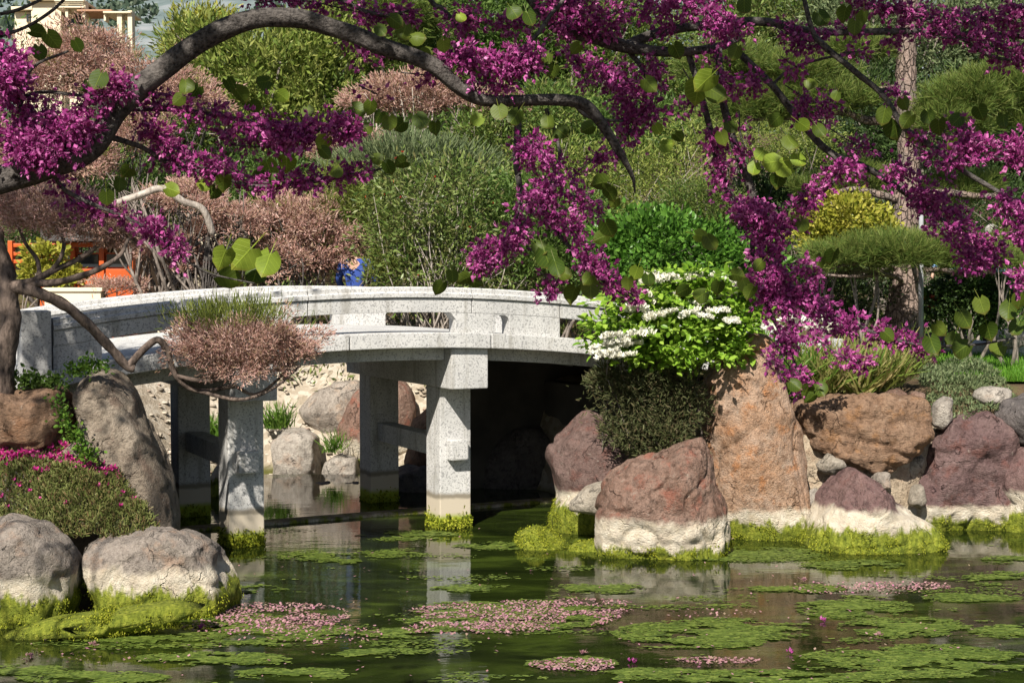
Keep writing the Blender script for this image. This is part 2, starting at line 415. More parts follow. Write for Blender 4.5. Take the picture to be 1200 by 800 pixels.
# deck slabs, with open joints between the stones
cuts = [-5.6, -4.35, -2.9, -1.335, 0.22, 1.75, 3.3, 4.8]
for a, b in zip(cuts[:-1], cuts[1:]):
    m = MB(); m.sweep([(-.42, -.155), (BW + .42, -.155), (BW + .42, 0), (-.42, 0)], dpath(a + .006, b - .006)); m.build('deck_slab', GD, bridge, bevel=0.010)
for wa in (-.20, BW - .02):
    for a, b in ((-5.4, -2.49), (-2.05, -.215), (.215, 2.75)):
        m = MB(); m.sweep([(wa, -.29), (wa + .22, -.29), (wa + .22, -.158), (wa, -.158)], dpath(a, b)); m.build('girder', GD, bridge, bevel=0.006)
# parapets: piers between long low openings, a band above them, a stepped coping
def parapet(w0, piers, arch, band_cuts, x0, x1, post_at):
    H0, H1 = 0.205, 0.345
    for (a, b, cl, crt) in piers:                               # chamfered upper corners under the band
        pa = [(a, 0.0)]
        pa = [(a, .0), (b, .0), (b, H0 - .07), (b + (.06 if crt else 0), H0 + .0), (a - (.06 if cl else 0), H0 + .0), (a, H0 - .07)]
        m = MB(); m.prism([(x, z + deck(x) - .001) for x, z in pa], w0 + .003, w0 + .177); m.build('pier', GD, bridge, bevel=0.006)
    for a, b in zip(band_cuts[:-1], band_cuts[1:]):
        m = MB(); m.sweep([(w0, H0 - .0), (w0 + .18, H0 - .0), (w0 + .18, H1), (w0, H1)], dpath(a + .005, b - .005)); m.build('parapet_band', GD, bridge, bevel=0.005)
        m = MB(); m.sweep([(w0 - .022, H1 + .012), (w0 + .202, H1 + .012), (w0 + .202, H1 + .052), (w0 + .170, H1 + .066), (w0 + .170, H1 + .105),
                           (w0 + .155, H1 + .118), (w0 + .025, H1 + .118), (w0 + .010, H1 + .105), (w0 + .010, H1 + .066), (w0 - .022, H1 + .052)], dpath(a + .005, b - .005))
        m.build('coping', GD, bridge)
        m = MB(); m.sweep([(w0 + .012, H1 - .002), (w0 + .168, H1 - .002), (w0 + .168, H1 + .014), (w0 + .012, H1 + .014)], dpath(a + .006, b - .006)); m.build('coping_bed', GD, bridge)
    for px_ in post_at:
        m = MB(); m.box((px_ - .13, w0 - .05, deck(px_) - .16), (px_ + .13, w0 + .23, deck(px_) + .56)); m.build('end_post', GD, bridge, bevel=0.015)
parapet(-.37, [(-4.15, -3.72, False, True), (-2.30, -1.95, True, True), (-.16, .285, True, False), (.455, .80, False, False), (.80, 1.06, False, False), (2.6, 3.0, False, False), (4.3, 4.6, False, False)],
        None, [-4.15, -1.75, .02, 1.06, 2.8, 4.6], -4.15, 4.6, (-4.30, 4.74))
m = MB(); dz = deck(.37)                                        # the little arched opening: an arch stone over it
arch = [(.285, .13), (.30, .172), (.335, .193), (.37, .198), (.405, .193), (.44, .172), (.455, .13), (.455, .204), (.285, .204)]
m.prism([(x, z + dz) for x, z in arch], -.367, -.193); m.build('arch_stone', GD, bridge)
parapet(BW + .19, [(-4.15, -3.6, False, True), (-2.4, -1.9, True, True), (-.42, .24, True, True), (1.75, 1.95, True, False)],
        None, [-4.15, -1.9, .1, 1.95], -4.15, 1.95, (-4.30, 2.09))
M['shaded'] = m_plain('shade_darkened_concrete', (.075, .068, .06), .9, .45, 1.6, .3)  # mottled concrete, its colour darkened to carry the shade under the deck
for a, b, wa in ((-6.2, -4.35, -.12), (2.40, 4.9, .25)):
    m = MB(); m.box((a, wa, -.8), (b, BW + .12, deck((a + b) / 2) - .30)); m.build('abutment', M['shaded'], bridge, bevel=0.02)
m = MB(); m.box((1.05, BW + .14, -.8), (4.9, BW + .55, 1.72)); m.build('retaining_wall', M['shaded'], bridge, bevel=0.02)

m = MB(); wpath = [(x, 0.0) for x in np.linspace(-3.6, 2.3, 12)]
m.sweep([(1.06, -.7), (1.26, -.7), (1.26, .035), (1.06, .035)], wpath)
curb = m.build('stone_curb', m_rock('curb_stone', (0.22, 0.18, 0.13), (0.34, 0.28, 0.20), cream=0.0, algae=0.02), None, bevel=0.02)
curb.location = P0; curb.rotation_euler = (0, 0, AZ)
tag(curb, 'low wet stone curb crossing the pond beneath the bridge', 'curb')

# ------------------------------------------------------------------ boulders
def boulder(name, poly, Y, depth, mat, label, group=None, sub=4, rough=0.05, facets=10, seed=0, algae=0.0, tufts=0, e=0.62, lean=0.0, cat='boulder', back=1.0, moss='moss', ridge=0.0, crag=0.25, fy=.7):
    """outline in photograph pixels at distance Y -> a solid rock of its own depth"""
    rnd = random.Random(seed + 100)
    Q = [at(x, y, Y) for x, y in poly]; pts = np.array([(q.x, q.z) for q in Q])
    cen = pts.mean(0); c = cen
    ang = np.arctan2(pts[:, 1] - c[1], pts[:, 0] - c[0]); o = np.argsort(ang); ang = ang[o]; pr = np.linalg.norm(pts - c, axis=1)[o]; P = pts[o]
    def edge(th):
        """distance to the outline in direction th, corners slightly rounded"""
        acc = 0
        for dth in (-.07, 0, .07):
            d = np.array([math.cos(th + dth), math.sin(th + dth)]); best = 0
            for i in range(len(P)):
                a = P[i] - c; b = P[(i + 1) % len(P)] - c; ed = b - a
                den = d[0] * ed[1] - d[1] * ed[0]
                if abs(den) < 1e-12: continue
                tt = (a[0] * ed[1] - a[1] * ed[0]) / den; uu = (a[0] * d[1] - a[1] * d[0]) / den
                if tt > 0 and -1e-6 <= uu <= 1 + 1e-6: best = max(best, tt)
            acc += best
        return acc / 3
    tab = np.array([edge(-math.pi + 2 * math.pi * i / 360) for i in range(361)])
    bm = bmesh.new(); bmesh.ops.create_icosphere(bm, subdivisions=sub, radius=1.0)
    sz = float(pr.mean())
    planes = []
    for _ in range(facets):
        nrm = Vector((rnd.gauss(0, .9), -abs(rnd.gauss(fy, .5)), rnd.gauss(.15, .8))).normalized(); planes.append((nrm, rnd.uniform(.66, .90)))
    off = Vector((seed * 3.17, seed * 1.31, seed * .77))
    for v in bm.verts:
        d = v.co.normalized()
        for nrm, h in planes:                                   # worn facets
            k = d.dot(nrm)
            if k > h: d = d - nrm * (k - h) * 0.95
        rho = math.hypot(d.x, d.z); th = math.atan2(d.z, d.x)
        f = (th + math.pi) / (2 * math.pi) * 360; i0 = int(f) % 360; fr = f - int(f)
        eg = tab[i0] * (1 - fr) + tab[i0 + 1] * fr
        rr = eg * (rho ** 0.8 if rho > 0 else 0)
        yy = math.copysign(abs(d.y) ** e, d.y) * depth * (back if d.y > 0 else 1)
        p = Vector((c[0] + rr * math.cos(th), Y + yy + depth * .55, c[1] + rr * math.sin(th)))
        p.y += lean * (p.z - c[1])
        q = p * (1.6 / max(sz, .12) * .5) + off
        nn = mnoise.fractal(q * 1.1, 1.0, 2.1, 5)
        if ridge > 0:
            qq = Vector((q.x * .8 + q.z * .35, q.y, q.z * 3.2))
            nn += ridge * (abs(mnoise.noise(qq * 1.3)) * 2 - .8)
            tt = (q.z * 2.6 + q.x * .5 + .5 * mnoise.noise(q * 1.3)); fr_ = tt - math.floor(tt); nn += ridge * (.9 * fr_ if fr_ < .82 else 4.1 * (1 - fr_)) * .9
        ck = max(0.0, 1 - abs(mnoise.noise(q * 1.9 + Vector((7, 3, 1)))) * 7); n2 = mnoise.fractal(q * 4.2, .9, 2.1, 5)
        nn += n2 * .50 - ck * ck * .55
        if crag: nn += crag * (mnoise.ridged_multi_fractal(q * 1.5, 1.0, 2.1, 5, 1.0, 2.0) - 1.1) * .55
        p += (Vector((d.x * .5, d.y * 1.0, d.z * .5))).normalized() * nn * rough * max(sz, .12) * 2.2
        v.co = p
    me = bpy.data.meshes.new(name); bm.to_mesh(me); bm.free(); me.materials.append(mat)
    me.polygons.foreach_set('use_smooth', [True] * len(me.polygons))
    ob = put(bpy.data.objects.new(name, me)); tag(ob, label, cat, group)
    # origin at the foot
    if tufts:
        pts = []; nr = []; polys = [p for p in me.polygons if -0.02 < p.center.z < algae + .08 and p.normal.y < 0.30]
        for _ in range(int(tufts * 3.2)):
            p = rnd.choice(polys); zc = p.center.z
            lim = algae * .65 + 0.26 * mnoise.fractal(p.center * 7, 1, 2, 3)
            if zc < lim:
                j = Vector((rnd.gauss(0, .012), rnd.gauss(0, .012), rnd.gauss(0, .012)))
                pts.append(tuple(p.center + j)); nr.append(tuple(p.normal))
        if pts: moss_tufts('algae', pts, nr, ob, M[moss], 0.0125)
    return ob

RK = {
 'red': m_rock('red_rock', (0.215, 0.12, 0.085), (0.37, 0.255, 0.205), (0.33, 0.125, 0.085), 0.35, 0.36, 0.10),
 'tall': m_rock('orange_rock', (0.47, 0.26, 0.145), (0.54, 0.41, 0.32), (0.54, 0.23, 0.085), 0.45, 0.30, 0.18),
 'purple': m_rock('purple_rock', (0.14, 0.085, 0.075), (0.26, 0.18, 0.16), (0.22, 0.10, 0.08), 0.3, 0.42, 0.30),
 'purple_low': m_rock('mauve_rock', (0.15, 0.085, 0.085), (0.31, 0.20, 0.185), (0.22, 0.11, 0.10), 0.35, 0.40, 0.22),
 'purple_wall': m_rock('maroon_rock', (0.155, 0.09, 0.09), (0.27, 0.185, 0.175), (0.22, 0.10, 0.085), 0.15, 0.26, 0.13, strat=True),
 'carved': m_rock('brown_rock', (0.24, 0.135, 0.08), (0.42, 0.285, 0.195), (0.39, 0.21, 0.10), 0.15, None, strat=True),
 'grey': m_rock('grey_rock', (0.32, 0.28, 0.24), (0.52, 0.46, 0.40), (0.55, 0.42, 0.32), 0.35, 0.33, 0.22),
 'greyleft': m_rock('grey_rock_with_algae', (0.28, 0.245, 0.215), (0.44, 0.38, 0.33), (0.44, 0.31, 0.23), 0.35, 0.37, 0.24),
 'dry': m_rock('dry_tan_rock', (0.26, 0.205, 0.155), (0.44, 0.375, 0.30), (0.24, 0.17, 0.13), 0.25, None),
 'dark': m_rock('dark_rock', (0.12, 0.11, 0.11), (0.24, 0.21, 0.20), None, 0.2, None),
 'brown': m_rock('russet_rock', (0.22, 0.13, 0.08), (0.38, 0.25, 0.17), (0.30, 0.16, 0.09), 0.2, None, strat=True),
 'pale': m_rock('pale_rock', (0.40, 0.355, 0.29), (0.56, 0.50, 0.42), (0.46, 0.37, 0.28), 0.2, None),
 'white': m_rock('whitish_rock', (0.42, 0.375, 0.325), (0.60, 0.55, 0.485), (0.50, 0.39, 0.31), 0.25, None),
 'mortar': m_rock('pale_mortar', (0.44, 0.34, 0.24), (0.64, 0.55, 0.42), (0.50, 0.36, 0.25), 0.1, 0.22, 0.13),
 'slime': m_rock('algae_coated_rock', (0.30, 0.27, 0.22), (0.4, 0.36, 0.3), None, 0.1, 0.9, 0.8),
}
# right bank
boulder('boulder', [(703, 605), (710, 562), (742, 542), (800, 519), (832, 514), (846, 560), (856, 620), (852, 672), (780, 680), (712, 672)], 13.35, .50, RK['red'],
        'squat reddish boulder in front of the tall one, with a broad cream water band', seed=1, algae=.06, tufts=900, sub=6, moss='moss_dark', rough=.05, facets=10, crag=.5, fy=1.2)
boulder('boulder', [(824, 470), (834, 440), (856, 412), (885, 388), (908, 400), (928, 440), (940, 480), (950, 560), (954, 650), (845, 655), (836, 590), (826, 530)], 14.35, .42, RK['tall'],
        'tall upright orange and tan boulder under the white flowering shrub', seed=2, algae=.13, tufts=1200, sub=6, rough=.025, facets=6)
boulder('boulder', [(640, 540), (650, 515), (690, 474), (735, 500), (775, 560), (770, 640), (720, 665), (645, 655), (636, 620), (655, 585)], 14.75, .40, RK['purple'],
        'dark purple boulder with algae foot beside the shadow under the bridge', seed=3, algae=.28, tufts=1500, sub=5, rough=.04)
boulder('boulder', [(666, 592), (688, 570), (708, 564), (732, 590), (724, 606), (690, 608), (668, 602)], 14.15, .18, RK['pale'],
        'small smooth pale stone wedged below the dark purple boulder', seed=4, sub=3, rough=.02, facets=2)
boulder('boulder', [(598, 648), (606, 630), (628, 620), (650, 628), (668, 645), (664, 668), (610, 668)], 13.9, .30, RK['slime'],
        'low round stone wholly coated in yellow-green algae, at the left foot of the right bank', seed=5, algae=.3, tufts=1200, sub=4, rough=.03, facets=2)
boulder('boulder', [(660, 650), (672, 640), (700, 636), (716, 648), (716, 664), (664, 666)], 13.75, .2, RK['slime'],
        'small algae-coated stone in the water between the round one and the squat red boulder', seed=6, algae=.2, tufts=500, sub=3, rough=.03, facets=2)
boulder('boulder', [(936, 482), (944, 472), (985, 466), (1040, 465), (1092, 467), (1097, 490), (1084, 525), (1062, 545), (1032, 558), (998, 546), (952, 527), (938, 505)], 14.75, .42, RK['carved'],
        'rugged brown layered boulder with a flat top set in the wall', seed=7, sub=6, rough=.05, facets=9, ridge=.5, e=.42, crag=.9, fy=2.0)
boulder('boulder', [(956, 620), (964, 590), (985, 562), (1010, 551), (1036, 566), (1070, 602), (1110, 625), (1128, 652), (1124, 674), (950, 676)], 13.75, .50, RK['purple_low'],
        'mauve wedge-shaped boulder with cream and algae skirt reaching out into the pond', seed=8, algae=.15, tufts=1900, sub=6, rough=.04, facets=9)
boulder('boulder', [(1058, 632), (1066, 575), (1092, 530), (1120, 495), (1165, 482), (1192, 500), (1206, 560), (1204, 636)], 14.9, .40, RK['purple_wall'],
        'big maroon slab of rock sloping into the pond below the grey-green ground cover', seed=9, algae=.12, tufts=900, sub=6, rough=.045, facets=14, crag=.6, fy=1.5, e=.5)
boulder('boulder', [(1176, 500), (1186, 470), (1215, 462), (1260, 470), (1262, 515), (1215, 528)], 14.8, .35, RK['dark'],
        'dark grey boulder cut by the frame above the maroon slab', seed=10, sub=4)
boulder('boulder', [(1180, 560), (1195, 520), (1240, 515), (1290, 560), (1290, 640), (1185, 640)], 14.7, .45, RK['purple_low'],
        'mauve boulder under the dark grey one at the edge of the frame', seed=11, algae=.18, tufts=700, sub=4)
for poly, lab, mt, dd in (
    ([(946, 562), (962, 550), (985, 546), (1000, 552), (982, 568), (958, 580)], 'small pale stone between the tall boulder and the mauve wedge', 'pale', .12),
    ([(1094, 498), (1098, 470), (1112, 462), (1120, 468), (1118, 490), (1106, 505)], 'pale upright stone between the brown layered boulder and the ground cover', 'white', .16),
    ([(1040, 580), (1044, 562), (1056, 556), (1064, 575), (1060, 596), (1046, 594)], 'small grey-green stone set in the pale mortar left of the maroon slab', 'grey', .10),
    ([(1056, 556), (1066, 540), (1080, 532), (1086, 540), (1072, 566), (1062, 574)], 'cream stone in the gap beside the upper edge of the maroon slab', 'pale', .10),
    ([(996, 548), (1002, 541), (1010, 543), (1012, 552), (1004, 556)], 'tiny brown pebble stuck beneath the brown layered boulder', 'brown', .06),
    ([(1144, 466), (1150, 457), (1170, 453), (1190, 457), (1192, 468), (1176, 476), (1152, 474)], 'flat whitish stone lying on the ground cover below the lawn', 'white', .22),
    ([(1036, 466), (1042, 457), (1058, 455), (1066, 462), (1062, 470), (1040, 471)], 'reddish flat stone on top of the brown layered boulder', 'red', .14),
    ([(1066, 466), (1072, 459), (1084, 460), (1090, 468), (1078, 472)], 'small rust-coloured stone right of the reddish flat one', 'red', .12)):
    boulder('stone', poly, 14.95 if 'flat' not in lab else 15.3, dd, RK[mt], lab, seed=int(poly[0][0]), sub=3, rough=.04, facets=6, cat='stone')
for i, (poly, lab, mt, dd) in enumerate((
    ([(958, 546), (972, 532), (990, 536), (994, 548), (978, 556), (962, 556)], 'tan stone tucked under the left end of the brown layered boulder', 'pale', .14),
    ([(1022, 562), (1030, 552), (1044, 554), (1046, 572), (1034, 578)], 'grey stone between the brown layered boulder and the mauve wedge', 'grey', .12),
    ([(1066, 592), (1070, 572), (1084, 566), (1088, 586), (1080, 598)], 'tan stone at the lower left corner of the maroon slab', 'pale', .12),
    ([(944, 592), (948, 576), (960, 572), (966, 588), (956, 602)], 'tan stone just right of the tall orange boulder, low in the wall', 'white', .12),
    ([(1048, 612), (1054, 598), (1068, 598), (1076, 612), (1064, 622)], 'grey stone beside the right shoulder of the mauve wedge', 'grey', .12))):
    boulder('stone', poly, 14.60, dd, RK[mt], lab, seed=150 + i, sub=3, rough=.05, facets=8, cat='stone')
# left bank
boulder('boulder', [(72, 690), (76, 655), (104, 636), (180, 627), (216, 629), (250, 650), (272, 682), (280, 710), (268, 735), (200, 745), (86, 748)], 11.0, .40, RK['greyleft'],
        'rounded grey boulder with pale band and algae belt under the magenta-flowered mat', seed=21, algae=.18, tufts=1700, sub=6, rough=.035, facets=9, fy=1.5, e=.5)
boulder('boulder', [(-90, 650), (-40, 620), (-5, 614), (28, 618), (62, 642), (77, 672), (74, 715), (62, 752), (-90, 755)], 10.75, .45, RK['greyleft'],
        'grey boulder with algae foot cut by the frame at lower left', seed=22, algae=.15, tufts=1200, sub=5, rough=.045, facets=9, fy=1.4, e=.52)
boulder('boulder', [(-20, 741), (60, 729), (130, 719), (205, 711), (240, 705), (246, 716), (190, 735), (120, 747), (-20, 756)], 10.35, .22, RK['slime'],
        'low ledge of stone furred with bright algae in front of the two grey boulders', seed=23, algae=.25, tufts=2600, sub=4, rough=.03, facets=3)
boulder('boulder', [(70, 447), (98, 429), (128, 433), (150, 468), (172, 515), (192, 562), (206, 640), (150, 655), (104, 600), (84, 520)], 12.1, .40, RK['dry'],
        'tall leaning grey-brown boulder beside the dark bridge pillar', seed=24, sub=5, rough=.04, facets=10)
boulder('boulder', [(-40, 462), (0, 454), (40, 455), (66, 460), (73, 495), (72, 532), (30, 548), (-40, 545)], 11.9, .42, RK['brown'],
        'blocky russet boulder behind the magenta-flowered mat', seed=25, sub=5, rough=.05, facets=12, ridge=.25)
boulder('boulder', [(58, 520), (84, 505), (110, 530), (130, 580), (120, 630), (60, 610)], 11.95, .35, RK['dry'],
        'brown boulder low between the russet block and the leaning one', seed=26, sub=4)
# beyond the bridge
FB = 'boulders on the far shore seen under the bridge'
for poly, Y, dd, mt, lab, sd in (
    ([(312, 560), (316, 520), (330, 503), (352, 503), (370, 514), (377, 540), (374, 580), (312, 582)], 19.6, .4, 'white', 'large rounded white boulder on the far shore framed by the bridge pillars', 41),
    ([(345, 480), (362, 462), (390, 450), (420, 446), (424, 480), (410, 508), (385, 516), (358, 505), (346, 496)], 20.4, .5, 'grey', 'smooth slanted grey boulder above the large rounded white one', 42),
    ([(374, 575), (378, 545), (396, 532), (420, 536), (424, 580)], 19.55, .3, 'white', 'bright angular white boulder right of the large rounded one', 43),
    ([(388, 525), (396, 488), (412, 462), (440, 440), (476, 446), (488, 480), (480, 540), (430, 552), (400, 545)], 20.0, .5, 'red', 'red boulder partly hidden by the far bridge pillar', 44),
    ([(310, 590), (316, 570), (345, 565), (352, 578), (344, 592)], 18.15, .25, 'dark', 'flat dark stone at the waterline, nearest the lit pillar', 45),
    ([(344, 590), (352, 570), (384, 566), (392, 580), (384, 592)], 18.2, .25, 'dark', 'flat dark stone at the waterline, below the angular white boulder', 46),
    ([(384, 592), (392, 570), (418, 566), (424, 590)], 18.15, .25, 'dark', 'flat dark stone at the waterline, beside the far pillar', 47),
    ([(326, 448), (335, 435), (365, 432), (386, 440), (382, 452), (340, 456)], 21.3, .4, 'pale', 'long pale stone lying on the gravel above the slanted grey boulder', 48),
    ([(310, 480), (318, 462), (334, 456), (346, 468), (342, 486), (318, 492)], 21.0, .4, 'grey', 'brownish grey stone behind the grass tuft on the gravel shore', 49),
    ([(242, 600), (244, 565), (252, 546), (268, 542), (280, 560), (282, 606)], 17.3, .35, 'grey', 'rounded grey boulder standing in the water behind the lit pillar', 50),
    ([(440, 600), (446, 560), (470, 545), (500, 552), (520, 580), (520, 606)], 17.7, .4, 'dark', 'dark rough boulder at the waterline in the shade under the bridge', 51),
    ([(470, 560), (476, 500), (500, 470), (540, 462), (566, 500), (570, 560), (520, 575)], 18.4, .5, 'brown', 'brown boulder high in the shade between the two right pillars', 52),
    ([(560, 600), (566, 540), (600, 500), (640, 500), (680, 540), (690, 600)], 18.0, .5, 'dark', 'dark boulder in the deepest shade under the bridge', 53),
    ([(205, 560), (212, 520), (230, 505), (246, 512), (250, 560)], 19.9, .4, 'pale', 'pale boulder half hidden behind the dark left pillar', 55),
    ([(322, 440), (330, 424), (352, 420), (372, 428), (370, 442)], 22.0, .4, 'white', 'whitish boulder at the top of the gravel shore below the deck', 56),
    ([(140, 540), (146, 490), (160, 470), (178, 478), (186, 540)], 19.6, .4, 'pale', 'pale boulder in the gap between the leaning rock and the dark pillar', 57),
    ([(408, 452), (414, 432), (434, 428), (448, 440), (444, 456)], 21.6, .4, 'white', 'whitish boulder high on the shore behind the far pillar', 58),
    ([(196, 470), (205, 452), (230, 450), (244, 462), (240, 482), (206, 484)], 21.2, .4, 'purple', 'mauve stone on the gravel seen between the left pillars', 54)):
    boulder('boulder', poly, Y, dd, RK[mt], lab, FB, seed=sd, sub=4, rough=.035, facets=8)

# pebbles strewn over the far shore
_pv = np.array([(-1, -1, -.6), (1, -1, -.6), (1, 1, -.6), (-1, 1, -.6), (-.7, -.7, .6), (.8, -.6, .5), (.6, .7, .6), (-.7, .8, .5)], float) * .5
PEB = (_pv[:, [0, 2, 1]], np.array([(0, 3, 2, 1), (4, 5, 6, 7), (0, 1, 5, 4), (1, 2, 6, 5), (2, 3, 7, 6), (3, 0, 4, 7)]))
n = 3200; ux = rng.uniform(-7, .3, n); uy = rng.uniform(17.6, 22.8, n); uz = ground_z(ux, uy); ok = uz > -.1; ux, uy, uz = ux[ok], uy[ok], uz[ok]; n = len(ux)
_a = rng.uniform(0, 6.28, n); _s = rng.uniform(.02, .13, n) ** 1.15; _c, _n = np.cos(_a)[:, None], np.sin(_a)[:, None]
_v = PEB[0][None, :, [0, 2, 1]] * _s[:, None, None] * np.stack([np.ones(n), rng.uniform(.6, 1, n), rng.uniform(.35, .7, n)], -1)[:, None]
_v = np.stack([_v[..., 0] * _c - _v[..., 1] * _n + ux[:, None], _v[..., 0] * _n + _v[..., 1] * _c + uy[:, None], _v[..., 2] + uz[:, None] + .01], -1)
g = np_mesh('pebbles', _v.reshape(-1, 3), (np.arange(n)[:, None, None] * 8 + PEB[1][None]).reshape(-1), 4, m_leaf('pebble', [(.20, .17, .14), (.40, .34, .27), (.55, .50, .42), (.33, .22, .17)], 0.0, .9, .1)); tag(g, 'pale pebbles strewn over the far shore beneath the bridge', 'pebbles', kind='stuff')

# the bank wall that the stones of the shore are bedded in
def ribbon(name, path, ztop, mat, thick=.5):
    pth = smooth_path(path, 8); vs = []; fs = []; n = 10
    for i, p in enumerate(pth):
        q = pth[min(i + 1, len(pth) - 1)] - pth[max(i - 1, 0)]; nr = np.array([q[1], -q[0]]) / (np.linalg.norm(q) + 1e-9)
        for k in range(n):
            f = k / (n - 1); zz = -0.8 + (ztop + .8) * f
            o = .06 * mnoise.fractal(Vector((p[0] * 2.4, p[1] * 2.4, zz * 2.4)), 1, 2, 4) + .22 * f
            vs.append((p[0] + nr[0] * -o, p[1] + nr[1] * -o, zz))
        vs.append((p[0] - nr[0] * (thick + .3), p[1] - nr[1] * (thick + .3), ztop + .02))
    m1 = n + 1
    for i in range(len(pth) - 1):
        for k in range(n): fs.append((i*m1 + k, (i+1)*m1 + k, (i+1)*m1 + k + 1, i*m1 + k + 1))
    b = MB(); b.add(vs, fs); return b.build(name, mat, smooth=True)
tag(ribbon('bank_wall', [(2.3, 15.0), (2.9, 14.72), (3.4, 14.66), (4.0, 14.66), (4.7, 14.95), (6.0, 15.1), (9, 15.2)], 1.0, RK['mortar']),
    'pale mortar bank in which the stones of the right shore are bedded', 'wall')

# ------------------------------------------------------------------ plants: leaf templates and clouds
def T(vs, fs): return np.array(vs, float), np.array(fs, int)
TEMPL = {
 'lance': T([(0, 0, 0), (.14, .45, .05), (0, 1, -.06), (-.14, .45, .05)], [(0, 1, 2, 3)]),
 'broad': T([(0, 0, 0), (.30, .35, .06), (.22, .75, .04), (0, 1, -.08), (-.22, .75, .04), (-.30, .35, .06)], [(0, 1, 2, 3), (0, 3, 4, 5)]),
 'needle': T([(-.055, 0, 0), (.055, 0, 0), (.03, 1, 0), (-.03, 1, 0)], [(0, 1, 2, 3)]),
 'blade': T([(-.025, 0, 0), (.025, 0, 0), (.022, .5, .06), (-.022, .5, .06), (.004, 1, -.12), (-.004, 1, -.12)], [(0, 1, 2, 3), (3, 2, 4, 5)]),
 'sprig': T([(-.09, 0, 0), (.09, 0, 0), (.13, .6, .0), (-.02, 1, 0), (0, 0, -.09), (0, .05, .09), (0, .65, .12), (.02, .95, -.03)], [(0, 1, 2, 3), (4, 5, 6, 7)]),
 'finger': T([(-.07, 0, 0), (.07, 0, 0), (.06, 1, .05), (-.06, 1, .05), (0, 0, -.07), (0, 0, .07), (0, 1, .11), (0, 1, -.02)], [(0, 1, 2, 3), (4, 5, 6, 7)]),
}
def _tuft(n, spread, w, L=1.0):
    vs = []; fs = []; r = random.Random(3)
    for i in range(n):
        a = 2 * math.pi * i / n + r.uniform(-.3, .3); s = spread * r.uniform(.5, 1.1)
        d = Vector((math.cos(a) * s, 1, math.sin(a) * s)).normalized() * L * r.uniform(.75, 1.1); p = d.cross(Vector((r.uniform(-1, 1), r.uniform(-1, 1), r.uniform(-1, 1)))).normalized() * w
        b = len(vs); vs += [tuple(-p), tuple(p), tuple(d + p * .5), tuple(d - p * .5)]; fs.append((b, b + 1, b + 2, b + 3))
    return T(vs, fs)
TEMPL['pine'] = _tuft(9, .75, .022)
TEMPL['floret'] = _tuft(5, 1.2, .26, .8)
TEMPL['flower'] = T([(0, 0, 0), (.28, .30, .12), (.10, .70, .28), (-.18, .45, .20),
                     (0, 0, 0), (-.28, .30, .12), (-.14, .72, .05), (.16, .55, -.06),
                     (0, .05, 0), (.20, .25, -.20), (.03, .62, -.36), (-.18, .30, -.22),
                     (-.05, .2, .05), (.05, .2, .05), (.09, .92, .02), (-.09, .92, .02)], [(0, 1, 2, 3), (4, 5, 6, 7), (8, 9, 10, 11), (12, 13, 14, 15)])

def scatter(name, tmpl, pts, axis_, size, mat, parent=None, jitter=0.6, normal_up=None, kind='stuff'):
    """one mesh of many small leaves: template turned so that its length follows axis_"""
    tv, tf = TEMPL[tmpl] if isinstance(tmpl, str) else tmpl
    pts = np.asarray(pts, float); n = len(pts)
    y = np.asarray(axis_, float) + rng.normal(size=(n, 3)) * jitter
    y /= np.linalg.norm(y, axis=1)[:, None] + 1e-9
    ref = rng.normal(size=(n, 3))
    if normal_up is not None: ref = ref * normal_up[1] + np.array(normal_up[0])
    x = np.cross(y, ref); x /= np.linalg.norm(x, axis=1)[:, None] + 1e-9
    z = np.cross(x, y)
    s = (np.asarray(size) if np.ndim(size) else np.full(n, size)) * rng.uniform(.65, 1.25, n)
    v = pts[:, None, :] + s[:, None, None] * (tv[None, :, 0:1] * x[:, None] + tv[None, :, 1:2] * y[:, None] + tv[None, :, 2:3] * z[:, None])
    k = len(tv); f = (np.arange(n)[:, None, None] * k + tf[None]).reshape(-1)
    o = np_mesh(name, v.reshape(-1, 3), f, 4, mat, parent)
    if kind: o['kind'] = kind
    return o

ROUGH = .75
def cloud_pts(lobes, n, per=28, cr=.20, shell=(.55, 1.02), up=.15, low=-1.0):
    """leaf places and outward directions: clumps set through the outer part of each lobe, gaps between them"""
    ar = np.array([(r[0]*r[1] + r[1]*r[2] + r[0]*r[2]) for c, r in lobes]); ar = ar / ar.sum()
    P = []; D = []
    for (c, r), a in zip(lobes, ar):
        m = max(min(12, n // 3 + 1), int(n * a / per)); d = rng.normal(size=(m, 3)); d /= np.linalg.norm(d, axis=1)[:, None]
        d = d[d[:, 2] > low]; m = len(d)
        so = Vector(rng.uniform(-50, 50, 3)); rad = rng.uniform(shell[0], shell[1], m) ** .7 * np.array([1 + ROUGH * mnoise.fractal(Vector(q) * 1.7 + so, 1, 2, 3) for q in d])
        cc = np.array(c) + d * rad[:, None] * np.array(r)
        k = max(2, int(n * a / max(m, 1))); rm = float(np.mean(r)) * cr
        if m == 0: continue
        off = rng.normal(size=(m, k, 3)) * rm * np.array([1, 1, .8])
        P.append((cc[:, None] + off).reshape(-1, 3))
        oo = off / (rm + 1e-9) * .45 + d[:, None] * .8 + np.array([0, 0, up])
        D.append(oo.reshape(-1, 3))
    return np.concatenate(P), np.concatenate(D)

def px_lobes(lobes, Y, depth=.85):
    out = []
    for l in lobes:
        x, y, rx, ry = l[:4]; yy = Y + (l[4] if len(l) > 4 else 0)
        c = at(x, y, yy); k = yy / FOC
        out.append((tuple(c), (rx * k, max(rx * depth, ry * .5) * k, ry * k)))
    return out

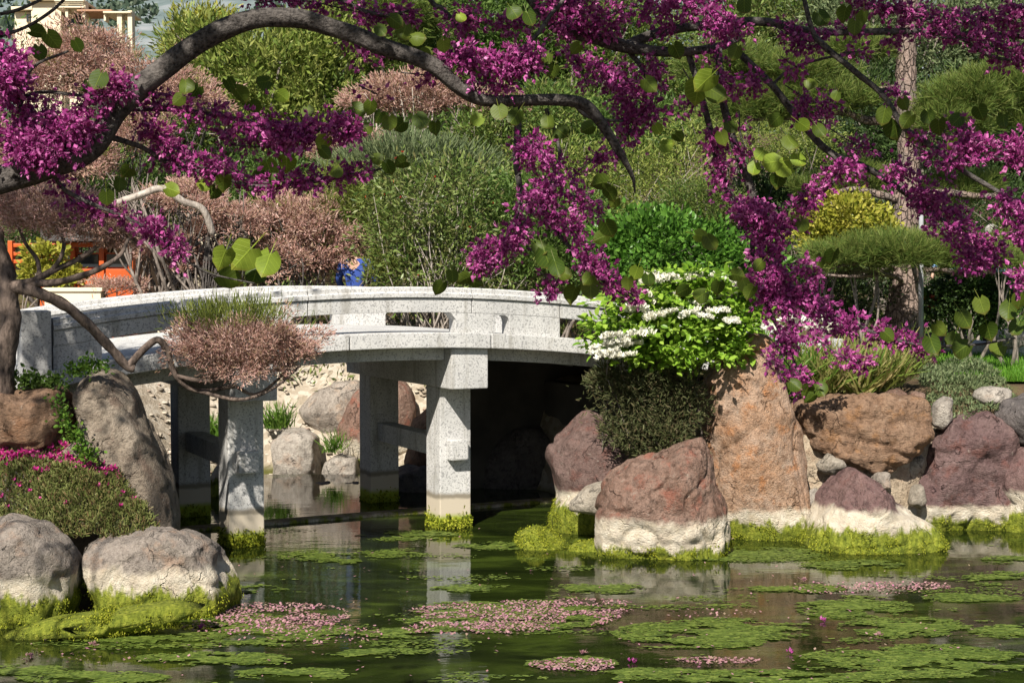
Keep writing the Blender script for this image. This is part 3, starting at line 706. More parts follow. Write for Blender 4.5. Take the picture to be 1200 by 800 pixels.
def stems(lobes, base, mat, n=6, r0=.05, seed=1, wob=.12, forks=2, parent=None, name='trunk', sides=6):
    rnd = random.Random(seed); m = MB(); base = Vector(base)
    for i in range(n):
        c, r = lobes[i % len(lobes)]
        tip = Vector(c) + Vector((rnd.uniform(-.75, .75) * r[0], rnd.uniform(-.7, .5) * r[1], rnd.uniform(-.2, .7) * r[2]))
        b = base + Vector((rnd.gauss(0, .5) * r0 * 2, rnd.gauss(0, .5) * r0 * 2, -.12))
        mid = b.lerp(tip, .5) + Vector((rnd.gauss(0, wob), rnd.gauss(0, wob), rnd.gauss(0, wob * .6))) * (tip - b).length
        q1 = b.lerp(mid, .5) + Vector((rnd.gauss(0, .05), rnd.gauss(0, .05), 0)) * (tip - b).length
        pth = [Vector(p) for p in smooth_path([b, q1, mid, tip], 4)]; L = len(pth)
        m.tube(pth, [r0 * (1 - .82 * k / (L - 1)) * (1.25 if k == 0 else 1) for k in range(L)], sides)
        for _ in range(forks):
            k = rnd.randint(L // 3, L - 2); s = pth[k]
            e = Vector(c) + Vector((rnd.uniform(-.95, .95) * r[0], rnd.uniform(-.9, .6) * r[1], rnd.uniform(-.4, .8) * r[2]))
            md = s.lerp(e, .5) + Vector((rnd.gauss(0, .1), rnd.gauss(0, .1), rnd.gauss(0, .1))) * (e - s).length
            p2 = [Vector(p) for p in smooth_path([s, md, e], 4)]
            m.tube(p2, [r0 * .42 * (1 - .75 * j / (len(p2) - 1)) for j in range(len(p2))], max(4, sides - 1))
    return m.build(name, mat, parent, smooth=True)

DENSITY = 2.3
def shrub(name, label, cat, lobes, Y, mat, tmpl, size, n, group=None, per=28, cr=.2, shell=(.55, 1.02), up=.3, jit=.6, low=-1.0,
          base=None, nst=6, r0=.035, forks=2, bark='bark_grey', extra=(), seed=1, depth=.85, crown='crown', normal_up=None):
    LB = px_lobes(lobes, Y, depth)
    if base is None: bx = float(np.mean([c[0] for c, r in LB])); by = Y
    else: bx, by = base
    bz = gz(bx, by)
    n = int(n * DENSITY); t = thing(name, label, cat, (bx, by, bz), 0, group)
    inv = np.array([bx, by, bz])
    LB = [((c[0] - bx, c[1] - by, c[2] - bz), r) for c, r in LB]
    if nst: stems(LB, (0, 0, 0), M[bark], nst, r0, seed, forks=forks, parent=t)
    P, D = cloud_pts(LB, n, per, cr, shell, up, low)
    scatter(crown, tmpl, P, D, size, M[mat], t, jit, normal_up)
    for (tm, sz, mt, nn, zlo, nm) in extra:                       # e.g. flowers or young shoots on the crown
        P, D = cloud_pts(LB, nn, 10, cr, (.9, 1.1), .5, zlo)
        scatter(nm, tm, P, D, sz, M[mt], t, .35)
    return t

M['heath'] = m_leaf('heath', [(.38, .21, .17), (.60, .36, .32), (.70, .48, .44), (.40, .29, .17), (.78, .59, .55)], .2, .8, .1)
M['heath_green'] = m_leaf('heath_green', [(.10, .14, .03), (.20, .25, .05), (.28, .30, .09)], .25, .7, .1)
M['olive'] = m_leaf('olive', [(.05, .10, .02), (.12, .20, .04), (.20, .27, .06), (.14, .13, .05)], .25)
M['mixed'] = m_leaf('mixed', [(.05, .10, .02), (.15, .22, .05), (.26, .34, .10), (.18, .17, .07), (.10, .18, .03)], .25, .4, .35)
M['bright'] = m_leaf('bright', [(.05, .13, .02), (.10, .24, .03), (.17, .34, .055)], .3, .4, .35)
M['yellow'] = m_leaf('yellow', [(.20, .24, .03), (.38, .38, .05), (.50, .46, .10)], .3, .4, .3)
M['yellow_green'] = m_leaf('yellow_green', [(.12, .19, .035), (.23, .31, .06), (.34, .37, .10), (.11, .15, .04)], .3, .5, .3)
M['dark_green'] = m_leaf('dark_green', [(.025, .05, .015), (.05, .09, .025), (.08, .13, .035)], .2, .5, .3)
M['mid_green'] = m_leaf('mid_green', [(.05, .10, .02), (.10, .18, .035), (.16, .25, .06)], .3, .5, .3)
M['pine'] = m_leaf('pine', [(.06, .11, .025), (.13, .21, .04), (.23, .29, .07), (.19, .20, .06)], .25, .5, .3)
M['viburnum'] = m_leaf('viburnum', [(.14, .29, .025), (.25, .43, .04), (.36, .52, .08)], .35, .4, .35)
M['rosemary'] = m_leaf('rosemary', [(.045, .055, .022), (.09, .11, .04), (.14, .15, .07), (.12, .085, .05)], .15, .6, .2)
M['succulent'] = m_leaf('succulent', [(.10, .13, .035), (.20, .24, .07), (.32, .34, .13), (.24, .13, .08)], .15, .5, .3)
M['grass'] = m_leaf('grass', [(.10, .18, .03), (.20, .27, .05), (.34, .32, .11), (.40, .32, .15)], .3, .5, .3)
M['lawn_blade'] = m_leaf('lawn_blade', [(.06, .17, .015), (.11, .26, .025), (.16, .32, .04)], .3, .5, .2)
M['greygreen'] = m_leaf('greygreen', [(.09, .13, .06), (.16, .21, .10), (.22, .26, .13)], .2, .6, .2)
M['fern'] = m_leaf('fern', [(.06, .14, .02), (.12, .24, .03), (.2, .32, .05)], .3, .5, .3)
M['white_petal'] = m_leaf('white_petal', [(.72, .70, .55), (.82, .81, .72), (.86, .85, .80)], .25, .6, .2)
M['magenta_petal'] = m_leaf('magenta_petal', [(.45, .03, .20), (.65, .05, .32), (.70, .12, .40)], .25, .5, .2)
M['red_petal'] = m_leaf('red_petal', [(.45, .02, .02), (.6, .05, .03)], .2, .5, .2)
M['blossom'] = m_leaf('blossom', [(.22, .02, .15), (.36, .045, .24), (.52, .09, .35), (.70, .26, .54), (.28, .03, .19), (.60, .15, .44)], .28, .5, .2)
M['redbud_leaf'] = m_leaf('redbud_leaf', [(.07, .12, .015), (.12, .19, .02), (.17, .17, .03)], .42, .5, .2)
def m_blade(name, a, b, rim):
    t = NT(name); tc = t.new('ShaderNodeTexCoord'); sp = t.new('ShaderNodeSeparateXYZ'); t.link(tc.outputs['Object'], sp.inputs[0]); oi = t.new('ShaderNodeObjectInfo')
    ax = t.math('ABSOLUTE', sp.outputs[0]); u = t.math('FRACT', t.math('MULTIPLY', t.math('SUBTRACT', sp.outputs[1], t.math('MULTIPLY', ax, .75)), 5.5))
    vein = t.math('MAXIMUM', t.mapr(ax, .03, .012), t.mapr(t.math('ABSOLUTE', t.math('SUBTRACT', u, .5)), .07, .02))
    c = t.mix(oi.outputs['Random'], a, b); c = t.mix(t.mapr(t.noise(14, 5, .6), .45, .7, 0, .5), c, tuple(x * .6 for x in a))
    c = t.mix(t.math('MULTIPLY', vein, .45), c, tuple(min(1, x * 1.9) for x in b))
    r2 = t.math('ADD', t.math('MULTIPLY', sp.outputs[0], sp.outputs[0]), t.math('MULTIPLY', sp.outputs[1], sp.outputs[1])); c = t.mix(t.mapr(r2, .20, .30, 0, .55), c, rim)
    t.col(c, .45, .25); t.bump(vein, .4, .004)
    tr = t.new('ShaderNodeBsdfTranslucent'); t.link(c, tr.inputs['Color']); mx = t.new('ShaderNodeMixShader'); mx.inputs[0].default_value = .42
    t.link(t.b.outputs[0], mx.inputs[1]); t.link(tr.outputs[0], mx.inputs[2]); t.link(mx.outputs[0], t.out.inputs['Surface']); return t.m
M['redbud_blade'] = m_blade('redbud_blade', (.06, .11, .014), (.14, .19, .025), (.13, .10, .02)); M['redbud_blade_young_lit'] = m_blade('redbud_blade_young_lit', (.20, .31, .03), (.27, .36, .045), (.28, .26, .04))  # bright copy: young tint, with sunlight put into the colour
M['redbud_leaf_young_lit'] = m_leaf('redbud_leaf_young_lit', [(.20, .32, .03), (.26, .36, .04)], .45, .5, .2)

# -- heath trees and shrubs with dusty pink heads
HG = 'dusty pink heath shrubs around the pond'
HX = [('needle', .09, 'heath_green', 900, .35, 'new_shoot')]
def heath(label, lobes, Y, n, size=.06, base=None, seed=1, nst=7, r0=.04, bark='bark_dark', extra=(), low=-.55, forks=3):
    return shrub('heath_shrub', label, 'shrub', lobes, Y, 'heath', 'sprig', size, n, HG, per=40, cr=.13, shell=(.5, 1.0), up=.45, jit=.55, low=low,
                 base=base, nst=nst, r0=r0, forks=forks, bark=bark, extra=extra, seed=seed)
# the pruned one at the left: crooked trunk, an arm that reaches over the bridge side to its cushion
t = thing('pruned_heath_tree', 'pruned heath tree at the left edge, its crooked arm holding a dusty pink cushion', 'tree', tuple(at(2, 470, 12.0)), 0)
o = Vector(t.location)
def loc(px, py, Y): return at(px, py, Y) - o
m = MB(); pth = smooth_path([loc(4, 500, 12.0), loc(2, 430, 12.0), loc(12, 370, 12.0), loc(2, 310, 12.05), loc(-8, 270, 12.1)], 8); m.tube(pth, [.115 - .045 * i / len(pth) for i in range(len(pth))], 12, .4)
m.build('trunk', M['bark_brown'], t, smooth=True)
for nm, pts, ra, rb in (
    ('limb', [(12, 338, 12.0), (40, 342, 12.0), (80, 360, 12.15), (118, 395, 12.3), (148, 428, 12.4), (158, 432, 12.42)], .055, .036),
    ('limb', [(150, 430, 12.4), (166, 412, 12.45), (184, 398, 12.5), (196, 410, 12.55), (206, 440, 12.6), (232, 458, 12.7), (275, 452, 12.8)], .036, .02),
    ('branch', [(206, 440, 12.6), (240, 446, 12.6), (290, 440, 12.7), (340, 430, 12.8)], .022, .012),
    ('branch', [(232, 458, 12.7), (280, 468, 12.6), (320, 455, 12.6), (352, 428, 12.7)], .018, .01),
    ('branch', [(275, 452, 12.8), (300, 462, 12.9), (330, 440, 12.8), (350, 410, 12.8)], .016, .01),
    ('limb', [(8, 335, 12.0), (36, 330, 12.0), (60, 318, 12.1), (90, 305, 12.2), (120, 285, 12.3)], .04, .018),
    ('limb', [(30, 333, 12.0), (70, 330, 12.0), (110, 318, 11.9), (140, 300, 12.0), (150, 280, 12.1)], .035, .014),
    ('branch', [(60, 318, 12.1), (72, 300, 12.1), (74, 280, 12.1), (60, 260, 12.2)], .022, .012),
    ('branch', [(46, 326, 12.1), (44, 305, 12.2), (30, 285, 12.2), (20, 262, 12.2)], .022, .012)):
    m = MB(); pth = smooth_path([tuple(loc(*p)) for p in pts], 7); L = len(pth)
    m.tube(pth, [ra + (rb - ra) * i / (L - 1) for i in range(L)], 8, .3); m.build(nm, M['bark_brown'], t, smooth=True)
for lobes, Y, nn in (([(266, 408, 64, 28), (326, 412, 52, 30), (236, 406, 42, 26), (290, 396, 76, 22), (290, 428, 62, 18)], 12.75, 15000), ([(60, 250, 62, 30), (105, 262, 50, 28), (20, 248, 45, 32), (140, 282, 24, 18)], 12.3, 15000)):
    LB = [((c[0] - o.x, c[1] - o.y, c[2] - o.z), r) for c, r in px_lobes(lobes, Y, .8)]
    P, D = cloud_pts(LB, int(nn * 1.5), 60, .13, (.5, 1.0), .4, -.6)
    scatter('cushion', 'sprig', P, D, .038, M['heath'], t, .55)
    if Y > 12.5:
        P, D = cloud_pts([((loc(270, 372, 12.75)), (.50, .33, .10))], 2600, 12, .22, (.4, 1.1), 1.0, -.5)
        scatter('new_shoot', 'needle', P, D * np.array([.5, .5, 1]), .065, M['heath_green'], t, .25)
heath('broad domed heath shrub behind the bridge, just left of the person in blue', [(355, 270, 55, 34), (385, 285, 38, 30), (320, 255, 42, 26), (350, 305, 55, 24)], 21.6, 7500, .075, base=(at(350, 340, 21.6).x, 21.9), seed=2, extra=HX)
heath('low heath shrub with one pale leaning stem beside the orange pavilion', [(200, 292, 36, 15), (215, 312, 28, 10)], 21.0, 2200, .06, seed=3, bark='bark_pale', nst=4, r0=.05)
heath('flat heath shrub spilling over the cream ledge beside the far railing', [(140, 336, 34, 9), (110, 340, 16, 6)], 20.8, 1300, .05, seed=4, nst=4)
heath('big rounded heath shrub crowning the slope beneath the cream building', [(112, 66, 52, 32), (178, 98, 52, 30), (80, 84, 56, 36), (230, 118, 36, 24), (60, 100, 50, 40)], 27, 9000, .085, seed=5, extra=HX)
heath('mid-sized heath shrub among grey bare branches under the flowering boughs', [(270, 262, 34, 22), (235, 275, 26, 20), (225, 235, 45, 22)], 21, 3200, .065, seed=6, forks=4, nst=10)
heath('umbrella-shaped heath shrub on pale bare stems high behind the middle of the bridge', [(480, 115, 62, 24), (530, 125, 40, 18), (440, 128, 34, 16), (590, 128, 34, 20)], 24, 6000, .075, base=(at(500, 205, 24).x, 24), seed=7, bark='bark_pale', nst=12, r0=.055, low=-.2, forks=3)
heath('small heath shrub between the wide green shrub and the far slope on the left', [(415, 165, 30, 14), (385, 178, 26, 14)], 23, 1500, .065, seed=8, nst=4)
heath('heath shrub at the left edge above the orange railing', [(20, 195, 60, 40), (90, 190, 46, 30), (160, 160, 40, 34)], 22.5, 5200, .07, seed=9, extra=HX)

# -- bare twiggy shrub behind the left end of the bridge
t = thing('bare_shrub', 'leafless grey shrub with a tangle of crooked branches behind the left railing', 'shrub', (at(215, 330, 20.2).x, 21.2, gz(at(215, 330, 20.2).x, 21.2)))
LB = [((c[0] - t.location.x, c[1] - t.location.y, c[2] - t.location.z), r) for c, r in px_lobes([(190, 245, 70, 45), (245, 255, 50, 50), (160, 225, 40, 30)], 21.0, .4)]
stems(LB, (0, 0, 0), M['bark_grey'], 16, .05, 31, .16, 5, t, 'branches'); t.children[0].name = 'branch_tangle'
m = MB(); pth = smooth_path([at(130, 240, 20) - t.location, at(160, 230, 20) - t.location, at(190, 221, 20) - t.location, at(215, 236, 20) - t.location, at(238, 246, 20.1) - t.location, at(250, 275, 20.2) - t.location], 6)
m.tube(pth, [.05 + .0 * i / len(pth) for i in range(len(pth))], 8, .2); m.build('pale_limb', M['bark_pale'], t, smooth=True)

# -- green shrubs behind the bridge
BG = 'background shrubs on the slope behind the bridge'
shrub('flowering_shrub', 'wide green-brown twiggy shrub with few red blooms behind the middle of the bridge', 'shrub', [(510, 285, 72, 52), (475, 250, 42, 45), (560, 270, 55, 60), (520, 225, 70, 40), (515, 330, 72, 30), (600, 320, 60, 40)], 20.5, 'mixed', 'lance', .10, 7500, BG,
      per=18, cr=.2, nst=18, r0=.03, forks=5, bark='bark_pale', seed=11, extra=[('floret', .04, 'red_petal', 6, .0, 'red_bloom')])
shrub('grassy_shrub', 'blue-green grassy shrub at the foot of the umbrella-shaped heath', 'shrub', [(470, 190, 60, 24), (430, 205, 40, 22), (530, 200, 46, 22)], 22.3, 'greygreen', 'needle', .16, 5200, BG, up=1.0, jit=.4, nst=5, seed=12)
shrub('green_shrub', 'fresh green fine-leaved shrub left of the wide twiggy shrub', 'shrub', [(415, 240, 40, 22), (440, 265, 34, 18), (400, 215, 36, 18), (444, 314, 16, 22, -1.6)], 21.8, 'heath_green', 'needle', .10, 4200, BG, up=.8, nst=5, seed=13)
shrub('yellow_brown_shrub', 'yellow-brown twiggy shrub with pale crooked stems above the bright broadleaf bush', 'shrub', [(740, 215, 70, 38), (690, 235, 46, 34), (800, 200, 50, 40), (650, 200, 50, 50), (700, 270, 80, 40), (640, 290, 60, 40)], 22, 'yellow_green', 'lance', .085, 7500, BG, per=30, nst=10, r0=.03, forks=5, bark='bark_pale', seed=14)
shrub('green_shrub', 'mid-green leafy shrub between the wide twiggy shrub and the bright broadleaf bush', 'shrub', [(640, 290, 50, 40), (670, 250, 46, 36), (610, 240, 40, 40), (690, 310, 40, 30)], 20.3, 'mid_green', 'lance', .10, 4200, BG, per=24, nst=5, seed=24)
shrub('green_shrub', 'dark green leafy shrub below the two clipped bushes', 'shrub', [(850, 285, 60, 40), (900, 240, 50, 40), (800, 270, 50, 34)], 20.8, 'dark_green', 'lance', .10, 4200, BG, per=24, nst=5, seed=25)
shrub('green_shrub', 'fresh green leafy shrub high on the slope behind the yellow-brown twiggy one', 'shrub', [(720, 165, 70, 40), (790, 150, 50, 36), (660, 150, 50, 40)], 25.5, 'mid_green', 'lance', .12, 5200, BG, per=24, nst=5, seed=26)
shrub('green_shrub', 'olive leafy shrub between the umbrella-shaped heath and the main bough', 'shrub', [(600, 190, 60, 44), (560, 165, 40, 34), (640, 130, 50, 30)], 23.6, 'olive', 'lance', .10, 4600, BG, per=24, nst=5, seed=27)
shrub('green_shrub', 'dark leafy shrub behind the heath shrubs at the left', 'shrub', [(150, 215, 70, 40), (80, 240, 60, 40), (260, 220, 60, 40), (320, 215, 46, 40)], 23.8, 'mid_green', 'lance', .10, 5600, BG, per=24, nst=5, seed=28)
shrub('broadleaf_bush', 'bright glossy green broadleaf bush behind the white flowering shrub', 'bush', [(765, 285, 58, 34), (820, 300, 40, 30), (730, 300, 40, 28), (870, 320, 44, 34)], 18.2, 'bright', 'broad', .085, 6000, BG, per=20, nst=6, seed=15)
shrub('clipped_bush', 'round clipped olive-green bush right of the bright broadleaf bush', 'bush', [(826, 238, 40, 25), (800, 250, 30, 22)], 19.6, 'olive', 'lance', .05, 5200, BG, per=12, cr=.12, shell=(.85, 1.0), nst=5, seed=16)
shrub('clipped_bush', 'wide clipped yellow-olive bush higher on the slope behind the drooping blossom', 'bush', [(890, 160, 70, 26), (840, 150, 50, 24), (945, 175, 40, 26)], 23, 'yellow_green', 'lance', .055, 6500, BG, per=12, cr=.13, shell=(.8, 1.0), nst=5, seed=17)
shrub('yellow_bush', 'rounded yellow-leaved bush in front of the pine trunk', 'bush', [(995, 262, 46, 26), (970, 280, 34, 20), (1025, 278, 30, 20), (990, 245, 30, 16)], 17.9, 'yellow', 'broad', .07, 3400, BG, per=14, cr=.15, nst=6, seed=18)
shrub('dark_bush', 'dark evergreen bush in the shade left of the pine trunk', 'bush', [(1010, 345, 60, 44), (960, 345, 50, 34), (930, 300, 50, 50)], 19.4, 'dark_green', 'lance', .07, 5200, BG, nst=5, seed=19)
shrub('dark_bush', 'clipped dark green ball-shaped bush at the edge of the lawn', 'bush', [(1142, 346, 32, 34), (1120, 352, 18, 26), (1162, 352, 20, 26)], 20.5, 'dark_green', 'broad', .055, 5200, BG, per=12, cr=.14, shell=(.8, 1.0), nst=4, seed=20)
shrub('dark_bush', 'tall dark evergreen mass behind the ball-shaped bush and the visitors', 'bush', [(1090, 270, 60, 70), (1150, 260, 60, 60), (1200, 330, 40, 60)], 25.5, 'dark_green', 'lance', .09, 7000, BG, nst=5, seed=21)
shrub('dark_bush', 'low green bush with red flowers beside the grey prop of the pine', 'bush', [(1090, 362, 16, 20), (1098, 345, 14, 14)], 21.5, 'mid_green', 'broad', .06, 900, BG, nst=3, seed=22, extra=[('floret', .075, 'red_petal', 40, -.6, 'red_bloom')])
shrub('green_shrub', 'fine-needled light green shrub at the right edge beyond the visitors', 'shrub', [(1196, 285, 36, 18), (1185, 300, 30, 14)], 19.5, 'pine', 'needle', .10, 2600, BG, nst=3, seed=23)

# -- undergrowth on the slope
n = 60000; ux = rng.uniform(-17, 18, n); uy = 20.8 + 27 * rng.random(n) ** 1.3
keep = (ux < 4.5) | (uy > 28); keep &= np.array([mnoise.noise(Vector((a * .8, b * .8, 3))) > -.35 for a, b in zip(ux, uy)]); ux = ux[keep]; uy = uy[keep]; n = len(ux)
uz = ground_z(ux, uy) + rng.random(n) ** 2 * .55
g = scatter('undergrowth', 'lance', np.stack([ux, uy, uz], -1), np.tile((0, -.2, .9), (n, 1)), .13, M['mixed'], None, .7); tag(g, 'low mixed green and brown undergrowth over the slope', 'undergrowth')

# -- trees on the slope that close the view
TG = 'trees on the slope behind the garden'
def tree(label, lobes, Y, mat, tmpl, size, n, seed, bark='bark_grey', **k):
    return shrub('slope_tree', label, 'tree', lobes, Y, mat, tmpl, size * 1.25, int(n * 1.25), TG, nst=k.pop('nst', 5), r0=k.pop('r0', .12), forks=3, bark=bark, seed=seed, **k)
tree('large feathery yellow-green tree behind the arching flowering bough', [(310, 95, 80, 60), (260, 130, 60, 46), (370, 110, 70, 60), (330, 160, 90, 40), (230, 60, 44, 40), (380, 55, 50, 40), (270, 70, 30, 34), (345, 125, 40, 30), (400, 140, 34, 26), (235, 150, 40, 30)], 31, 'yellow_green', 'lance', .15, 11000, 31, per=30, cr=.15, up=.6, shell=(.5, 1.15))
tree('thin young yellow-green tree rising against the hill left of the feathery one', [(228, 44, 24, 32), (210, 64, 20, 26), (250, 32, 24, 22)], 34, 'yellow', 'lance', .12, 1500, 32, per=10, cr=.22, nst=3, r0=.07)
tree('dark green pine behind the feathery yellow-green tree', [(420, 60, 60, 55), (470, 95, 50, 30), (395, 110, 40, 30), (450, 20, 60, 30)], 33, 'pine', 'pine', .22, 4200, 33, up=.5)
tree('broad mid-green tree at the top centre', [(560, 30, 80, 60), (620, 80, 80, 50), (520, 75, 60, 40), (660, 20, 70, 50)], 35, 'mid_green', 'lance', .13, 12000, 34, per=34, cr=.17, shell=(.45, 1.12))
tree('olive-green tree right of the broad mid-green one', [(720, 60, 70, 70), (770, 110, 70, 50), (690, 140, 60, 40), (620, 150, 60, 40)], 34, 'olive', 'lance', .12, 11000, 35, per=34, cr=.17, shell=(.45, 1.12))
tree('light olive tree with narrow leaves above the clipped yellow-olive bush', [(860, 60, 70, 60), (910, 30, 60, 40), (930, 95, 60, 40), (830, 110, 50, 40)], 36, 'mixed', 'lance', .13, 11000, 36, per=34, cr=.17, shell=(.45, 1.12))
tree('grey-green olive tree behind the upper pine trunk', [(1000, 40, 60, 50), (1090, 60, 70, 50), (1140, 30, 60, 40), (1200, 70, 50, 60)], 34, 'greygreen', 'lance', .13, 10000, 37, per=34, cr=.17, shell=(.45, 1.12))
tree('dark tree low behind the pine boughs on the right', [(1120, 160, 90, 60), (1010, 150, 70, 60), (1200, 190, 60, 60), (940, 210, 60, 46)], 30, 'dark_green', 'lance', .12, 11000, 38, per=34, cr=.18, shell=(.45, 1.12))
tree('dark green tree filling the slope behind the middle shrubs', [(560, 180, 90, 50), (660, 190, 80, 60), (600, 240, 90, 50), (480, 160, 70, 50)], 29, 'mid_green', 'lance', .11, 9000, 39, per=34, cr=.18, shell=(.45, 1.12))
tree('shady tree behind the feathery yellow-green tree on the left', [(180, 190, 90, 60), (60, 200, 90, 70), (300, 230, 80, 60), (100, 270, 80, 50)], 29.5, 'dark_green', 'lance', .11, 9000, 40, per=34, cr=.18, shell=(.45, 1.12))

tree('rounded olive tree beyond the lawn, outside the right edge', [(1290, 150, 80, 90), (1380, 180, 90, 80), (1330, 260, 100, 60)], 33, 'olive', 'lance', .12, 9000, 41, per=34, cr=.18, shell=(.45, 1.12))
tree('mid-green tree closing the view left of the cream building', [(-90, 120, 90, 90), (-160, 180, 90, 80), (-60, 220, 70, 60)], 31, 'mid_green', 'lance', .12, 8000, 42, per=34, cr=.18, shell=(.45, 1.12))

# -- woods on the far hill
n = 26000; hx_ = rng.uniform(-190, 60, n); hy_ = 135 + 330 * rng.random(n) ** 1.5
keep = np.array([mnoise.noise(Vector((a * .03, b * .02, 2))) > -.12 for a, b in zip(hx_, hy_)]); hx_ = hx_[keep]; hy_ = hy_[keep]; n = len(hx_)
hz_ = np.minimum(9 + (hy_ - 110) * 0.30, 2.6 + (0.200 + 0.045 * np.sin((hx_ + 400) / 170.0) + 0.02 * np.sin(hx_ / 57.0)) * 900 * (0.55 + 0.45 * sstep(hy_, 300, 900))) + 5 * np.sin(hx_ * .05) * np.sin(hy_ * .043) * sstep(hy_, 120, 260)
M['hill_wood'] = m_leaf('hill_wood', [(.05, .08, .06), (.09, .13, .09), (.15, .18, .13)], .1, .8, .05)
g = scatter('far_wood', 'floret', np.stack([hx_, hy_, hz_], -1), np.tile((0, -.2, .8), (n, 1)), 1.5, M['hill_wood'], None, .6); tag(g, 'scattered scrub and trees on the far hill', 'woods')

# -- the cloud-pruned pine on the right
pb = at(1062, 420, 19.0); pine = thing('pine_tree', 'cloud-pruned pine with scaly trunk and flat needle tiers on the right bank', 'tree', (pb.x, 19.0, gz(pb.x, 19)))
o2 = Vector(pine.location)
def lp(px, py, Y=19.0): return at(px, py, Y) - o2
m = MB(); pth = smooth_path([lp(1064, 440), lp(1062, 380), lp(1060, 300), lp(1062, 230), lp(1066, 160), lp(1062, 100), lp(1062, 40), lp(1068, -60)], 8); L = len(pth)
m.tube(pth, [(.23 if i < 3 else .20) - .09 * i / L for i in range(L)], 14, .25); m.build('trunk', M['bark_pine'], pine, smooth=True)
m = MB(); pth = smooth_path([lp(1050, 440, 19.1), lp(1047, 380, 19.1), lp(1052, 340, 19.1), lp(1058, 300, 19.05)], 6); m.tube(pth, [.12] * len(pth), 10, .25); m.build('trunk', M['bark_pine'], pine, smooth=True)
for pts, ra, rb in (([(1060, 322, 19), (1020, 316, 18.8), (985, 322, 17.6), (955, 318, 17.4)], .06, .02), ([(1060, 318, 19), (1035, 308, 18.7), (1005, 308, 17.5), (975, 314, 17.3)], .04, .015),
                    ([(1066, 318, 19), (1100, 316, 18.8), (1135, 322, 17.6), (1165, 318, 17.4)], .05, .02), ([(1066, 306, 19), (1095, 306, 17.6), (1120, 310, 17.3)], .035, .012), ([(1060, 330, 19), (1040, 322, 18.3), (1000, 324, 17.2), (970, 322, 17.1)], .035, .012),
                    ([(1062, 236, 19), (1030, 228, 18.9), (1000, 222, 18.9), (980, 226, 18.9)], .06, .03), ([(1066, 228, 19), (1110, 226, 18.9), (1150, 230, 18.9), (1180, 228, 18.8)], .06, .03),
                    ([(1064, 140, 19), (1110, 148, 18.8), (1150, 124, 18.7), (1200, 118, 18.6), (1240, 112, 18.6)], .08, .03), ([(1062, 140, 19), (1020, 142, 19), (985, 132, 19), (930, 138, 19), (880, 140, 19)], .07, .02),
                    ([(1062, 102, 19), (1020, 105, 19), (960, 96, 19), (910, 104, 19)], .05, .02), ([(1064, 64, 19), (1045, 56, 19), (1020, 62, 19)], .07, .03)):
    m = MB(); pth = smooth_path([tuple(lp(*p)) for p in pts], 7); L = len(pth); m.tube(pth, [ra + (rb - ra) * i / (L - 1) for i in range(L)], 8, .35); m.build('limb', M['bark_pine'], pine, smooth=True)
for lobes, Y, nn, sz in (([(1000, 303, 52, 15), (1085, 299, 64, 16), (1045, 295, 64, 14), (1145, 304, 44, 14)], 17.4, 8500, .12), ([(930, 118, 60, 22), (880, 128, 44, 18), (985, 118, 44, 16), (930, 85, 60, 14)], 18.9, 6000, .14),
                         ([(1130, 120, 50, 20), (1175, 100, 50, 18), (1110, 145, 46, 18), (1200, 140, 30, 20)], 18.7, 5500, .14), ([(860, 75, 50, 18), (1000, 60, 40, 14)], 19, 2600, .14), ([(1005, 215, 40, 16), (950, 222, 30, 14), (1130, 225, 50, 18)], 19.3, 2600, .13)):
    LB = [((c[0] - o2.x, c[1] - o2.y, c[2] - o2.z), r) for c, r in px_lobes(lobes, Y, .7)]
    P, D = cloud_pts(LB, nn, 12, .16, (.4, 1.0), .9, -.4); scatter('needle_tier', 'pine', P, D, sz, M['pine'], pine, .35)
t = MB(); t.tube([at(1079, 440, 18.6), at(1079.5, 252, 18.6)], [.035, .03], 8)
pr = t.build('grey_prop', m_plain('weathered_pole', (.30, .31, .33), .5, .2), smooth=True); tag(pr, 'slim grey pole standing against the trunk of the pine', 'pole')

# -- planting on the right bank
vb = thing('viburnum', 'spreading bright green shrub with flat white flower heads at the right end of the bridge', 'shrub', (at(790, 440, 14.8).x, 14.8, gz(at(790, 440, 14.8).x, 14.8)))
o3 = Vector(vb.location)
VL = [(760, 352, 62, 12), (835, 345, 50, 12), (775, 385, 76, 14), (840, 385, 40, 16), (745, 408, 52, 13), (800, 415, 62, 16), (855, 410, 30, 16), (725, 380, 30, 10), (880, 365, 30, 18), (810, 328, 50, 10)]
LB = [((c[0] - o3.x, c[1] - o3.y, c[2] - o3.z), r) for c, r in px_lobes(VL, 14.3, .75)]
stems(LB, (.1, .8, .45), M['bark_grey'], 7, .02, 51, .08, 2, vb, 'stem')
P, D = cloud_pts(LB, 6800, 10, .15, (.35, 1.1), .1); scatter('foliage', 'broad', P, D * np.array([1, 1, .4]), .085, M['viburnum'], vb, .55, ((0, -.3, 1.0), .5))
fl = []; r = random.Random(5)
for i in range(42):
    a = r.uniform(0, 6.28); q = r.random() ** .5; fl.append((math.cos(a) * .09 * q, math.sin(a) * .065 * q, .01 * (1 - q) + r.uniform(0, .012)))
fmesh = None
VF = [(708, 408), (722, 402), (738, 395), (712, 416), (745, 363), (760, 330), (775, 327), (792, 331), (812, 326), (830, 327), (846, 330), (768, 372), (790, 366), (808, 369), (826, 372), (842, 366), (858, 377), (730, 418), (752, 392), (820, 355), (838, 348), (780, 350), (800, 345),
      (735, 352), (748, 347), (762, 354), (865, 345), (878, 338), (890, 350), (905, 385), (945, 382), (960, 378), (975, 384), (930, 376), (716, 395), (700, 414), (740, 405)]
